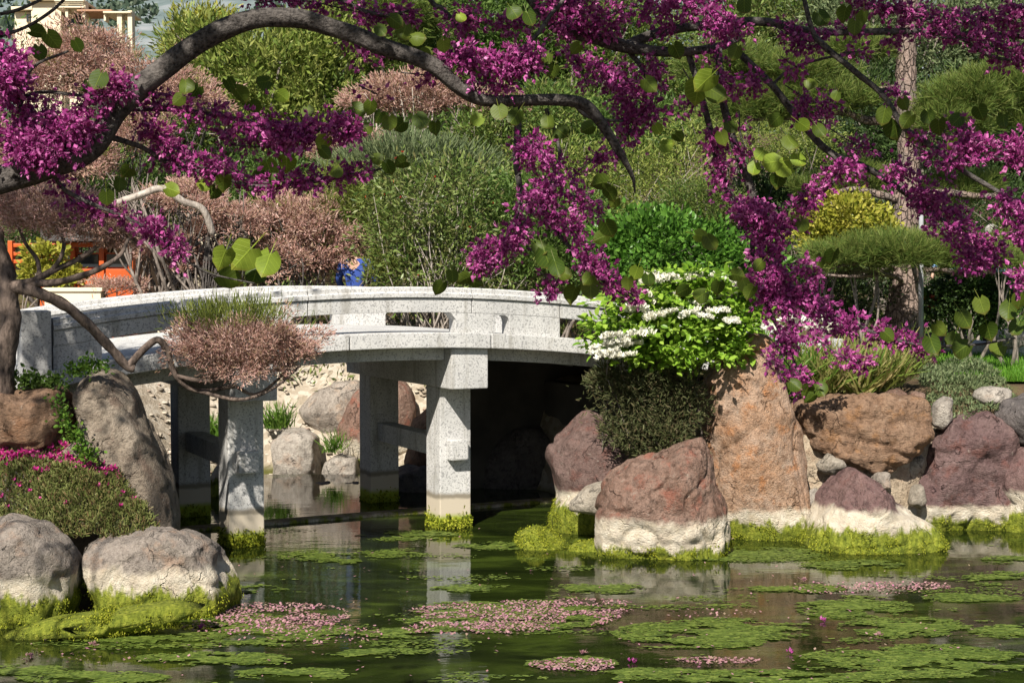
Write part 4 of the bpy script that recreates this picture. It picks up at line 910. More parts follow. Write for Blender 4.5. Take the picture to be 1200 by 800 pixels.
for i, (x, y) in enumerate(VF):
    q = at(x, y, 13.75 + .25 * r.random() + (.3 if y < 360 else 0)) - o3
    if fmesh is None:
        fo = scatter('flower_head', 'floret', fl, np.array([[0, 0, 1]] * len(fl)), .034, M['white_petal'], vb, .5, kind=None); fmesh = fo.data
    else: fo = bpy.data.objects.new('flower_head', fmesh); put(fo, vb)
    fo.location = q; s = r.uniform(1.1, 1.9); fo.scale = (s, s, s); fo.rotation_euler = (r.uniform(-.1, .45), r.uniform(-.25, .25), r.uniform(0, 6))
shrub('rosemary_bush', 'dark grey-green needle-leaved bush hanging below the white flowering shrub', 'bush', [(745, 470, 40, 30), (785, 495, 34, 36), (738, 502, 30, 24), (735, 440, 36, 16), (768, 522, 40, 20), (800, 462, 24, 28), (705, 455, 18, 14), (775, 445, 34, 18)], 14.35, 'rosemary', 'sprig', .055, 5200, up=.25, jit=.7, per=24, cr=.24, nst=7, seed=61, shell=(.35, 1.2), base=(at(770, 480, 15.3).x, 15.3))
def clump(name, label, cat, spots, h, mat, n, group=None, sp=.5):
    """strap leaves arching out of each spot (px, py, Y)"""
    q0 = at(*spots[0]); t = thing(name, label, cat, tuple(q0), 0, group); P = []; D = []
    for s in spots:
        q = at(*s) - q0
        for _ in range(n):
            P.append((q.x + random.gauss(0, .05), q.y + random.gauss(0, .05), q.z)); a = random.uniform(0, 6.28); e = random.uniform(.1, sp) * 1.6; D.append((math.cos(a) * e, math.sin(a) * e - .15, 1))
    scatter('leaves', 'blade', P, D, h, M[mat], t, .12); return t
clump('strap_grass', 'clump of arching green and straw strap leaves above the brown layered boulder', 'grass clump', [(965, 462, 15.4), (985, 458, 15.5), (1005, 462, 15.4), (1025, 458, 15.5), (1045, 452, 15.6), (995, 448, 15.8), (1020, 445, 15.9), (975, 448, 15.9), (1060, 440, 16), (950, 452, 15.7)], .52, 'grass', 130, sp=.9)
clump('strap_grass', 'low dark tuft of strap leaves between the grass clump and the tall orange boulder', 'grass clump', [(905, 460, 15.3), (925, 465, 15.3), (940, 455, 15.5), (920, 440, 15.8), (895, 430, 15.9)], .50, 'fern', 90, sp=.8)
clump('grass_tuft', 'small green grass tuft on the gravel shore above the white boulder', 'grass tuft', [(318, 502, 20), (326, 502, 20), (334, 500, 20)], .36, 'fern', 60, 'grass tufts on the far gravel shore', .6)
clump('grass_tuft', 'green grass tuft growing between the white and the red boulder', 'grass tuft', [(388, 530, 19.6), (396, 526, 19.6)], .28, 'fern', 50, 'grass tufts on the far gravel shore', .7)
clump('grass_tuft', 'green grass tuft seen between the left bridge pillars', 'grass tuft', [(252, 518, 20), (262, 514, 20), (244, 520, 20)], .40, 'fern', 60, 'grass tufts on the far gravel shore', .6)
def mat_plant(name, label, cat, quad, Yf, mat, tmpl, size, n, bumps=.06, up=1.0, jit=.5, extra=()):
    """ground-hugging plant: leaves set over a rounded cushion given by photograph outline (near edge first)"""
    t = thing(name, label, cat, (0, 0, 0)); P = []; 
    A, B, Cc, D_ = [np.array(at(*q)) for q in quad]
    u = rng.random(n); v = rng.random(n) ** .9
    p = (A[None] * (1 - u)[:, None] + B[None] * u[:, None]) * (1 - v)[:, None] + (D_[None] * (1 - u)[:, None] + Cc[None] * u[:, None]) * v[:, None]
    bul = np.sin(np.pi * np.clip(u, 0, 1)) ** .6 * np.sin(np.pi * np.clip(v * .93 + .03, 0, 1)) ** .7
    p[:, 2] += bul * Yf + np.array([mnoise.fractal(Vector(q) * 4, 1, 2, 3) for q in p]) * bumps
    d = np.tile(np.array([0, -.45, up]), (n, 1)); c0 = p.mean(0); t.location = c0
    scatter('foliage', tmpl, p - c0, d, size, M[mat], t, jit)
    for (tm, sz, mt, nn, vlo, vhi, nm) in extra:
        k = np.where((v > vlo) & (v < vhi))[0]; k = rng.choice(k, min(nn, len(k)), replace=False); kk = []
        for q in k: kk += [p[q] + rng.normal(size=3) * .015 + (0, -.02, .035)]
        scatter(nm, tm, np.array(kk) - c0, np.tile((0, -.5, 1.0), (len(kk), 1)), sz, M[mt], t, .4)
    return t
mat_plant('ground_cover', 'grey-green creeping cover on the bank between the lawn and the maroon slab', 'ground cover', [(1085, 500, 15.0), (1200, 480, 15.1), (1160, 430, 17.5), (1075, 430, 17.2)], .10, 'greygreen', 'lance', .06, 6500, .10, .8, .9)
# soil cushion under the magenta-flowered mat, then the mat
mat_plant('ice_plant', 'mat of grey-green succulent leaves with magenta flowers spilling between the left boulders', 'succulent mat', [(-40, 640, 11.15), (196, 634, 11.35), (120, 540, 12.0), (-60, 540, 11.9)], .20, 'succulent', 'finger', .06, 14000, .09, 1.0, .65,
          [('floret', .045, 'magenta_petal', 420, .66, 1.0, 'magenta_bloom'), ('floret', .04, 'magenta_petal', 30, .2, .66, 'magenta_bloom')])
def creeper(label, pts, n, Y, mat='fern', size=.05, rad=.05):
    t = thing('creeper', label, 'creeper', tuple(at(*pts[0], Y)), 0, 'green creepers over the left rocks'); P = []; q0 = Vector(t.location)
    pth = smooth_path([tuple(at(x, y, Y) - q0) for x, y in pts], 12)
    for _ in range(n):
        p = random.choice(pth); P.append((p[0] + random.gauss(0, rad), p[1] - abs(random.gauss(0, rad * .6)), p[2] + random.gauss(0, rad * .7)))
    scatter('leaves', 'broad', P, np.tile((0, -.6, .4), (n, 1)), size, M[mat], t, .8); return t
creeper('green creeper trailing down the face between the russet block and the leaning boulder', [(70, 470), (82, 500), (96, 520), (108, 538)], 420, 11.75, size=.04)
creeper('green creeper capping the top of the leaning boulder', [(82, 436), (100, 430), (122, 426)], 330, 12.1, size=.04)
creeper('dark green creeper along the foot of the left railing post', [(6, 445), (30, 446), (55, 448), (68, 452)], 500, 12.1, 'mid_green', .05, .07)
shrub('variegated_bush', 'bright yellow-green broadleaf plant below the orange railing', 'bush', [(70, 322, 24, 12), (40, 318, 16, 10), (52, 300, 22, 12)], 20.9, 'yellow', 'broad', .085, 900, nst=4, seed=71)

# -- lawn
lw = []
A = [(1075, 446, 17.8), (1260, 452, 17.5), (1300, 372, 42), (1078, 378, 40)]
q = [at(*a) for a in A]; gx, gy = np.meshgrid(np.linspace(0, 1, 30), np.linspace(0, 1, 40))
lx0 = 5.1 + (gy * 42 + 17.6 - 17.6) * .28; X = 5.05 + gy * 6.2 + gx * (9 + gy * 10); Yv = 16.5 + gy * 23 + 0 * gx
Zv = ground_z(X, Yv) + .035
ii = (np.arange(39)[:, None] * 30 + np.arange(29)[None, :]).ravel()
lo_ = np_mesh('lawn', np.stack([X, Yv, Zv], -1).reshape(-1, 3), np.stack([ii, ii + 1, ii + 31, ii + 30], -1).ravel(), 4, m_plain('lawn', (.09, .20, .02), .9, .35, 9, .5), smooth=True); tag(lo_, kind='structure')
n = 42000; u = rng.random(n); v = rng.random(n) ** 1.6; px_ = 5.05 + v * 6.2 + u * (3.2 + v * 10); py_ = 16.5 + v * 23
P = np.stack([px_, py_, ground_z(px_, py_) + .03], -1)
g = scatter('grass', 'needle', P, np.tile((0, 0, 1.0), (n, 1)), .09, M['lawn_blade'], None, .35); tag(g, 'short green lawn grass on the right bank', 'grass')
LW = 'white stones bordering the lawn'
for i, (poly, Y, lab) in enumerate((
    ([(1080, 404), (1084, 392), (1096, 389), (1100, 398), (1098, 406)], 21.5, 'upright white stone nearest the pine at the lawn edge'),
    ([(1098, 405), (1102, 394), (1112, 393), (1118, 400), (1114, 408)], 22, 'second white stone from the pine at the lawn edge'),
    ([(1112, 407), (1116, 398), (1124, 397), (1126, 406)], 21.7, 'small white stone beside the pair at the lawn edge'),
    ([(1156, 402), (1164, 388), (1184, 383), (1210, 388), (1214, 404), (1180, 410)], 21.5, 'large whitish stone at the right edge of the lawn'),
    ([(1092, 380), (1096, 370), (1110, 368), (1122, 370), (1124, 379)], 25, 'flat cream stone on the far side of the lawn'))):
    boulder('stone', poly, Y, .16, RK['white'], lab, LW, seed=80 + i, sub=3, rough=.04, facets=6, cat='stone')

# ------------------------------------------------------------------ the redbud whose boughs hang across the view
rt = at(-330, 700, 4.0); rt.z = gz(rt.x, rt.y) - .05
redbud = thing('redbud_tree', 'redbud tree in magenta bloom whose dark boughs arch across the top of the view', 'tree', tuple(rt))
ro = Vector(redbud.location)
def rl(x, y, Y): return at(x, y, Y) - ro
def bough(name, pts, Y0, Y1, wscale=1.0, parent=redbud, wob=.22, sides=10, mat='bark_dark'):
    """pts (photograph x, y, width in pixels), distance running from Y0 to Y1"""
    L = len(pts); q = []
    for i, (x, y, w) in enumerate(pts):
        Y = Y0 + (Y1 - Y0) * i / (L - 1); p = rl(x, y, Y); q.append((p.x, p.y, p.z, w * .5 * Y / FOC * wscale))
    pth = smooth_path(q, 7); m = MB()
    m.tube([p[:3] for p in pth], [max(.0012, p[3]) for p in pth], sides, wob)
    return m.build(name, M[mat], parent, smooth=True)
m = MB(); pth = smooth_path([(0, 0, 0, .17), (.10, .02, .6, .13), (.12, .0, 1.2, .115), (.32, .05, 1.75, .10)], 6)
m.tube([p[:3] for p in pth], [p[3] for p in pth], 14, .25); m.build('trunk', M['bark_dark'], redbud, smooth=True)
e0 = Vector(pth[-1][:3]); e1 = rl(-80, 232, 3.9)
q = [(*e0, .085), (*(e0.lerp(e1, .5) + Vector((0, 0, .04))), .06), (*e1, .045)]
m = MB(); pth = smooth_path(q, 6); m.tube([p[:3] for p in pth], [p[3] for p in pth], 12, .2); m.build('limb', M['bark_dark'], redbud, smooth=True)
# overhead limb, above the frame
top = [(*e0, .085), (*rl(-330, -230, 4.0), .06), (*rl(40, -260, 4.3), .045), (*rl(420, -150, 4.5), .035), (*rl(760, -150, 4.7), .03), (*rl(1120, -130, 4.8), .022), (*rl(1400, -60, 4.8), .015)]
m = MB(); pth = smooth_path(top, 8); m.tube([p[:3] for p in pth], [p[3] for p in pth], 12, .2); m.build('limb', M['bark_dark'], redbud, smooth=True)
bough('limb', [(-90, 236, 34), (0, 211, 31), (60, 192, 32), (108, 170, 31), (138, 128, 26), (180, 90, 25), (235, 48, 23), (290, 25, 22), (345, 21, 21), (400, 36, 20), (450, 55, 19), (505, 76, 18), (535, 100, 16), (562, 116, 14), (600, 118, 13), (650, 117, 13), (684, 122, 13), (705, 145, 12), (722, 172, 10), (734, 192, 7), (742, 210, 4), (744, 226, 2)], 3.85, 4.3, 1.05, sides=14)
BR = [
 ([(560, -150, 12), (600, -40, 12), (640, 22, 12), (662, 36, 14), (700, 46, 15), (735, 55, 16), (770, 60, 13), (810, 60, 11), (845, 54, 10), (868, 44, 7)], 4.5, 4.6),
 ([(732, 55, 14), (762, 42, 12), (800, 33, 11), (850, 28, 11), (900, 26, 10), (945, 36, 9), (1000, 38, 8), (1060, 37, 8), (1120, 40, 7), (1230, 44, 6)], 4.57, 4.8),
 ([(800, -120, 9), (822, -10, 9), (846, 34, 8), (866, 62, 8), (905, 100, 8), (940, 145, 9), (972, 178, 8), (1005, 192, 8), (1038, 210, 7), (1080, 240, 6), (1130, 275, 5), (1180, 300, 3)], 4.65, 4.5),
 ([(930, -60, 6), (950, 30, 6), (966, 54, 7), (1000, 82, 7), (1035, 112, 7), (1060, 150, 7), (1090, 170, 7), (1125, 198, 6), (1165, 222, 5), (1205, 248, 5), (1240, 280, 4)], 4.4, 4.2),
 ([(806, 60, 8), (818, 100, 7), (832, 150, 7), (842, 195, 7), (858, 235, 6), (874, 258, 4)], 4.6, 4.45),
 ([(842, 54, 9), (846, 110, 9), (858, 160, 9), (876, 210, 9), (886, 250, 8), (882, 300, 6), (900, 360, 5), (925, 410, 4), (940, 450, 3)], 4.55, 4.35),
 ([(604, 118, 9), (607, 150, 9), (605, 190, 8), (610, 228, 6), (604, 258, 4), (585, 290, 3), (556, 315, 2)], 4.25, 4.1),
 ([(606, 226, 5), (634, 246, 5), (655, 275, 5), (682, 305, 4), (708, 330, 4), (742, 352, 3)], 4.22, 4.15),
 ([(672, 119, 6), (684, 134, 5), (702, 140, 4), (730, 142, 3)], 4.27, 4.35),
 ([(672, -60, 5), (662, -5, 5), (645, 18, 5), (628, 42, 5), (604, 62, 4), (588, 74, 3)], 4.4, 4.25),
 ([(430, -120, 6), (500, -6, 6), (518, 10, 6), (534, 28, 5), (548, 50, 3)], 4.4, 4.4),
 ([(886, 280, 5), (905, 320, 5), (940, 350, 5), (985, 372, 5), (1030, 392, 4), (1080, 404, 3), (1140, 404, 3), (1190, 396, 2)], 4.4, 4.3),
 ([(138, 128, 8), (170, 128, 6), (220, 130, 5), (280, 140, 5), (330, 158, 4), (380, 150, 4), (430, 128, 2)], 4.0, 4.2),
 ([(120, 158, 8), (165, 172, 6), (200, 192, 5), (250, 205, 5), (300, 218, 4), (360, 214, 4), (430, 202, 3), (470, 190, 2)], 3.95, 4.2),
 ([(62, 200, 7), (75, 222, 5), (110, 240, 5), (150, 256, 4), (185, 276, 4), (212, 300, 3), (240, 318, 3), (268, 326, 2), (298, 332, 2)], 3.9, 4.0),
 ([(60, 190, 6), (30, 150, 5), (24, 110, 5), (40, 78, 4), (80, 60, 3)], 3.85, 3.8),
 ([(-70, 60, 6), (-10, 45, 5), (30, 32, 4), (62, 12, 4), (84, -10, 3)], 3.9, 3.9),
 ([(-70, 110, 6), (0, 118, 5), (50, 108, 4), (100, 112, 4), (140, 104, 3)], 3.85, 3.9),
 ([(-70, 30, 5), (-20, 20, 4), (20, 12, 4), (60, -6, 3)], 3.9, 3.95),
 ([(345, -90, 6), (380, -20, 6), (420, 10, 5), (455, 18, 4), (480, 12, 2)], 4.2, 4.15),
 ([(1120, 40, 5), (1150, 60, 5), (1180, 70, 4), (1215, 64, 3)], 4.7, 4.7),
 ([(1118, 194, 5), (1140, 186, 4), (1170, 184, 3), (1200, 190, 2)], 4.3, 4.2),
 ([(972, 178, 5), (985, 195, 4), (975, 215, 4), (950, 238, 4), (930, 262, 3), (915, 285, 2)], 4.5, 4.4),
 ([(1010, 88, 4), (1030, 104, 3), (1062, 108, 2)], 4.4, 4.4),
 ([(735, 58, 6), (752, 80, 6), (764, 112, 5), (752, 138, 4), (735, 160, 3)], 4.6, 4.5),
 ([(905, 100, 4), (925, 82, 3), (960, 70, 3), (1010, 60, 2)], 4.6, 4.6),
 ([(1230, 250, 5), (1210, 300, 4), (1196, 330, 3), (1190, 352, 2)], 4.1, 4.05),
 ([(640, 128, 5), (652, 160, 4), (655, 188, 4), (640, 222, 3)], 4.28, 4.2),
]
for pts, a, b in BR: bough('branch', pts, a, b)
# clusters of blossom: (photograph x, y, radius px) along a twig, distance, how thickly set
BL = [
 ([(0, 60, 24), (22, 110, 30), (40, 150, 34), (80, 160, 28), (108, 140, 16)], 3.85, 1.15), ([(-10, 150, 34), (30, 180, 20), (60, 175, 24)], 3.8, 1.1), ([(-10, 100, 20), (20, 85, 24), (5, 60, 16)], 3.75, 1.0),
 ([(80, 130, 22), (130, 105, 13), (152, 103, 9)], 3.85, .9), ([(150, 118, 13), (200, 126, 22), (255, 134, 22), (310, 148, 18), (345, 158, 14), (390, 148, 16), (412, 152, 10)], 4.02, 1.0),
 ([(165, 150, 20), (190, 166, 20), (215, 190, 14), (260, 200, 12)], 4.0, .8), ([(185, 180, 12), (240, 198, 13), (290, 212, 14), (330, 214, 12), (385, 208, 11), (432, 200, 10)], 4.1, .95), ([(270, 170, 18), (310, 172, 14), (345, 164, 14)], 4.12, .8),
 ([(66, 214, 10), (90, 240, 13), (130, 252, 14), (165, 262, 14), (200, 284, 10), (206, 300, 6)], 3.95, 1.0),
 ([(300, 4, 12), (350, 0, 14), (410, 12, 14), (450, 20, 14), (478, 16, 10)], 4.2, .9), ([(400, 40, 10), (425, 58, 12), (448, 64, 8)], 4.2, .7), ([(470, 85, 10), (500, 88, 12), (520, 88, 8)], 4.25, .6),
 ([(530, 18, 16), (560, 26, 18), (595, 30, 15), (620, 30, 14)], 4.35, .9), ([(516, 72, 16), (545, 68, 20), (575, 72, 20), (600, 78, 16), (625, 66, 20), (618, 84, 10)], 4.1, 1.35), ([(560, 92, 14), (585, 100, 12), (600, 108, 10)], 4.12, .8),
 ([(638, 6, 16), (670, 14, 20), (705, 18, 20), (740, 8, 20), (790, 8, 18), (830, 4, 18)], 4.45, 1.1), ([(655, 34, 12), (690, 30, 14), (725, 34, 10)], 4.5, .8),
 ([(690, 68, 18), (715, 92, 26), (742, 112, 28), (745, 140, 22), (730, 162, 14)], 4.5, 1.0), ([(760, 68, 18), (770, 100, 20), (764, 135, 16)], 4.5, .8), ([(662, 56, 10), (680, 78, 14), (690, 110, 14)], 4.5, .6),
 ([(612, 172, 14), (630, 182, 16), (648, 196, 14), (640, 226, 20), (612, 240, 16)], 4.15, 1.15), ([(632, 176, 8), (650, 186, 8)], 4.05, 1.2), ([(672, 205, 14), (700, 184, 10), (718, 176, 6)], 4.25, .8), ([(640, 240, 20), (612, 262, 18), (596, 288, 18), (572, 300, 14), (558, 312, 8)], 4.12, 1.2),
 ([(650, 250, 16), (672, 276, 16), (690, 300, 18), (714, 328, 14), (748, 350, 8)], 4.15, 1.15), ([(632, 318, 10), (648, 332, 12), (640, 345, 8)], 4.1, .8), ([(665, 225, 16), (688, 238, 14), (696, 252, 8)], 4.18, 1.0),
 ([(822, 6, 10), (838, 26, 11), (842, 44, 10)], 4.4, 1.2), ([(838, 10, 10), (862, 34, 12), (864, 48, 10)], 4.35, 1.1), ([(838, 88, 14), (856, 100, 16), (876, 110, 12), (890, 90, 10)], 4.4, 1.0), ([(905, 28, 14), (930, 44, 16), (955, 48, 14), (975, 34, 10)], 4.6, 1.0),
 ([(915, 66, 9), (932, 78, 9), (942, 78, 6)], 4.4, .9), ([(850, 74, 10), (830, 66, 10)], 4.5, .6), ([(988, 62, 7), (1010, 60, 7)], 4.5, .9), ([(1000, 4, 10), (1040, 8, 18), (1080, 24, 22), (1130, 26, 20), (1180, 22, 22), (1215, 20, 20)], 4.75, 1.2),
 ([(1100, 44, 10), (1145, 48, 16), (1180, 62, 18), (1210, 66, 16)], 4.7, 1.1), ([(1040, 50, 8), (1060, 36, 10), (1090, 40, 10)], 4.75, .7),
 ([(838, 150, 8), (842, 178, 12), (848, 205, 14), (862, 232, 16), (880, 250, 16)], 4.45, 1.0), ([(866, 130, 7), (868, 158, 8), (876, 180, 6)], 4.4, .8), ([(868, 240, 16), (892, 260, 22), (900, 292, 24), (896, 325, 24), (912, 350, 22), (900, 300, 24)], 4.35, 1.3), ([(905, 262, 20), (930, 252, 18), (950, 230, 14), (975, 208, 13), (990, 196, 9)], 4.4, 1.15),
 ([(905, 340, 20), (925, 375, 20), (915, 410, 16), (930, 436, 12), (940, 452, 6)], 4.35, 1.1), ([(930, 340, 18), (960, 362, 15), (995, 378, 13), (1030, 390, 12), (1064, 400, 10), (1088, 406, 6)], 4.35, 1.2), ([(955, 395, 10), (978, 412, 11), (1000, 425, 10), (1012, 416, 7)], 4.3, 1.0), ([(952, 348, 12), (940, 310, 10), (960, 330, 8)], 4.3, .7),
 ([(1050, 200, 16), (1082, 224, 22), (1112, 250, 24), (1140, 280, 20), (1165, 300, 14)], 4.4, 1.15), ([(1098, 262, 18), (1130, 300, 14), (1150, 310, 12)], 4.35, .9), ([(1080, 158, 9), (1104, 154, 9), (1120, 148, 8)], 4.25, 1.0), ([(1104, 190, 10), (1125, 178, 12), (1150, 170, 14), (1178, 176, 18), (1200, 172, 18), (1196, 192, 16)], 4.05, 1.35), ([(1070, 170, 8), (1096, 184, 10)], 4.3, .8),
 ([(1170, 230, 16), (1195, 250, 14), (1200, 280, 14), (1186, 262, 14)], 4.15, .9), ([(1198, 318, 14), (1194, 338, 12)], 4.0, 1.3), ([(940, 130, 10), (965, 146, 12), (1000, 168, 10), (1012, 172, 6)], 4.5, .8), ([(920, 100, 8), (950, 118, 9), (974, 125, 7)], 4.5, .8), ([(1034, 104, 6), (1052, 108, 8), (1066, 110, 5)], 4.4, 1.0), ([(1000, 200, 10), (1020, 215, 10)], 4.4, .8),
 ([(980, 30, 8), (1010, 40, 8)], 4.7, .6), ([(780, 36, 10), (805, 20, 12)], 4.5, .7), ([(800, 80, 12), (815, 110, 10), (800, 130, 8)], 4.5, .5), ([(420, 100, 6), (445, 112, 6)], 4.2, .3),
]
for path, Y, dens in BL:
    L = len(path); q = [(*rl(x, y, Y), r * Y / FOC) for x, y, r in path]; pth = np.array(smooth_path(q, 10))
    seg = np.linalg.norm(np.diff(pth[:, :3], axis=0), axis=1).sum() / (Y / FOC)
    mr = float(np.mean([r for _, _, r in path])); n = int(dens * max(seg, 20) * mr * .29)
    # flowers in small bunches along the twig
    nb = max(4, n // 16); ci = rng.integers(0, len(pth), nb); cc = pth[ci, :3] + rng.normal(size=(nb, 3)) * pth[ci, 3:4] * .38
    bi = rng.integers(0, nb, n); P = cc[bi] + rng.normal(size=(n, 3)) * .0145
    D = (P - cc[bi]) / .0155 * .6 + np.array([0, -.25, -.25])
    b = scatter('blossom', 'flower', P, D, .021, M['blossom'], redbud, .6)
    m = MB()                                                    # the twig and little spurs inside the bunch
    st = pth[::3]; m.tube([p[:3] for p in st], [.0022] * len(st), 5)
    for k in range(0, nb, 2): m.tube([pth[ci[k], :3], cc[k]], [.0014, .0009], 4)
    m.build('twig', M['bark_dark'], redbud, smooth=True)
# heart-shaped leaves, each its own piece
def heart(seed):
    r = random.Random(seed); n = 18; vs = [(0, 0, 0)]; cup = r.uniform(-.1, .55); fold = r.uniform(.05, .6)
    for i in range(n):
        a = 2 * math.pi * i / n; x = .52 * math.sin(a) * (1 + .08 * math.cos(2 * a)); y = -.50 * math.cos(a) + .06 * abs(math.cos(a))
        if i == 0: y = -.26
        if i in (1, n - 1): y = -.50
        if i == n // 2: y = .66
        x *= r.uniform(.96, 1.04); vs.append((x, y, fold * abs(x) - cup * (x * x + y * y) + r.uniform(-.012, .012)))
    fs = [(0, 1 + i, 1 + (i + 1) % n) for i in range(n)]
    vs += [(-.016, -.26, 0), (.016, -.26, 0), (.014, -.95, .22), (-.014, -.95, .22)]; fs.append((n + 1, n + 2, n + 3, n + 4))
    return vs, fs
hm = []
for i in range(8):
    vs, fs = heart(i); me = bpy.data.meshes.new('leaf'); me.from_pydata(vs, [], fs)
    me.materials.append(M['redbud_blade'] if i < 5 else M['redbud_blade_young_lit']); me.polygons.foreach_set('use_smooth', [True] * len(me.polygons)); hm.append(me)
LV = [(288,298,40,1),(262,300,30,1),(266,326,38),(300,318,34),(314,306,32,1),(60,45,30),(42,38,26),(116,92,28),(102,100,22),(218,100,26),(230,106,22),(280,110,26),(310,96,24),(296,124,24),(268,98,22),(418,128,24),(434,124,22),(444,136,20),(470,146,26),(492,140,26),(456,142,24),(510,148,20),(394,200,20),(408,206,18),(455,195,22),(472,190,24),(442,186,18),(315,196,26,1),(336,190,24,1),(304,206,24),(322,210,20),
 (200,222,24),(262,212,26),(125,230,24),(252,224,22),(240,216,20),(352,158,20),(380,166,22,1),(462,24,24),(474,36,26),(488,44,24),(445,34,20),(540,20,15,1),(640,66,22),(648,82,20),(676,56,20),(585,130,26),(604,136,24),(642,142,24),(656,154,26),(760,98,24),(792,58,24),(828,94,34),(818,104,38),(838,108,30),(862,60,22),(780,170,20,1),(794,160,20),(706,214,28),(714,226,22),(712,266,30),(706,278,24),(640,300,34),(652,312,28),(632,290,24),(672,342,30),(692,336,28),(736,330,22),(546,326,24),(516,336,22),(530,322,20),(556,330,20),
 (862,322,22),(832,282,24),(820,276,20),(910,140,24),(940,146,22),(960,152,22),(926,166,26),(906,190,24,1),(920,196,26,1),(892,180,22),(936,186,24),(1050,148,36),(1036,134,26),(1064,140,24),(1100,146,26),(1122,140,24),(1148,130,24),(1140,152,22),(976,300,26),(960,306,24),(940,262,22),(932,250,20),(1092,402,28),(1130,372,30),(1158,386,30),(1182,362,28),(1150,356,28),(1118,396,26),(1192,382,26),(1170,408,28),(1204,318,24,1),(946,456,24),(930,450,22),(960,454,24),(950,466,20),(1040,392,22),(872,332,22),(802,340,24),(822,346,26),(842,336,22),(962,20,26),(990,14,26),(1002,30,24),(1012,20,22),(872,6,24),(602,14,24),(690,150,22),(720,236,18),
 (1128,408,30),(1100,384,24),(1196,350,26),(1060,120,20),(1088,136,22),(760,326,20),(746,318,22),(690,326,20),(660,320,22),(620,20,22),(500,60,20),(520,52,22),(1176,140,22),(950,96,20),(880,340,22),(890,310,20),(912,210,24),(884,196,20),(150,200,22),(140,215,20),(46,60,22),(90,52,20),(330,112,22),(360,130,20),(380,178,20),(430,150,18),(980,112,18),(1120,168,20,1),(1070,158,22),(856,148,20),(846,160,22),(770,150,18),(560,140,20),(210,116,20)]
r = random.Random(17)
for k, l in enumerate(LV):
    x, y, s = l[:3]; young = len(l) > 3
    Y = (3.9 if x < 220 else 4.08 if x < 760 else 4.25) + r.uniform(-.12, .12)
    o = bpy.data.objects.new('leaf', hm[r.randint(5, 7) if young or r.random() < .12 else r.randint(0, 4)]); put(o, redbud)
    o.location = rl(x, y, Y); sc = s * Y / FOC * (.98 if young else .82); o.scale = (sc * r.uniform(.9, 1.05), sc * r.uniform(.9, 1.05), sc)
    # face roughly the pond, tip hanging down
    rot = Matrix.Rotation(r.uniform(-.9, .9), 3, 'Y') @ Matrix.Rotation(R(-90) + r.uniform(-.55, .75), 3, 'X') @ Matrix.Rotation(r.uniform(-.9, .9), 3, 'Z')
    o.rotation_euler = rot.to_euler()
# the rest of the crown, overhead and towards the bank: unseen, laid out to shade boughs and bridge end
CROWN = [((-.3, 2.6, 4.8), (2.6, .9, .5), 2300), ((1.1, 2.8, 4.9), (1.6, .9, .5), 1300), ((-2.0, 2.9, 4.7), (1.0, .9, .6), 1100), ((-5.6, 7.6, 7.6), (1.7, 1.5, .7), 2600)]
SUN_GAPS = [(570, 76, 4.12, .17), (1178, 182, 4.05, .16), (648, 186, 4.1, .10), (150, 104, 3.85, .09), (1196, 330, 4.0, .13), (842, 22, 4.4, .12), (288, 304, 4.0, .14), (705, 18, 4.45, .14), (30, 130, 3.8, .16), (962, 228, 4.4, .13), (330, 22, 4.0, .12), (185, 85, 3.9, .11), (622, 117, 4.25, .10), (850, 205, 4.45, .10), (1040, 140, 4.3, .10)]
for c, rr, n in CROWN:
    LB = [(tuple(Vector(c) - ro), rr)]
    P, D = cloud_pts(LB, n, 22, .18, (.1, 1.0), -.2)
    keep = np.ones(len(P), bool)                                # leaves cleared along the sun's path to light chosen spots
    for gx_, gy_, gY, gr in SUN_GAPS:
        h = np.array(rl(gx_, gy_, gY)); dv = P - h; ld = np.array(SUN_DIR); keep &= np.linalg.norm(dv - (dv @ ld)[:, None] * ld, axis=1) > gr
    P = P[keep]; D = D[keep]
    scatter('crown', 'broad', P, D, .10, M['redbud_leaf'], redbud, .8)
    m = MB(); cl = Vector(c) - ro
    base = e0 if c[0] < -4 else rl(40, -260, 4.3) if c[0] < 0 else rl(420, -150, 4.5)
    for k in range(7):
        tip = cl + Vector((r.uniform(-.8, .8) * rr[0], r.uniform(-.8, .8) * rr[1], r.uniform(-.5, .5) * rr[2])); md = base.lerp(tip, .55) + Vector((r.gauss(0, .15), r.gauss(0, .15), .15))
        if c[0] < -4: md = Vector((-6.3 + .25 * k, 4.4, 4.6)) - ro
        pth = smooth_path([tuple(base), tuple(md), tuple(tip)], 5); m.tube(pth, [.035 * (1 - .8 * i / len(pth)) for i in range(len(pth))], 6, .2)
    m.build('limb', M['bark_dark'], redbud, smooth=True)

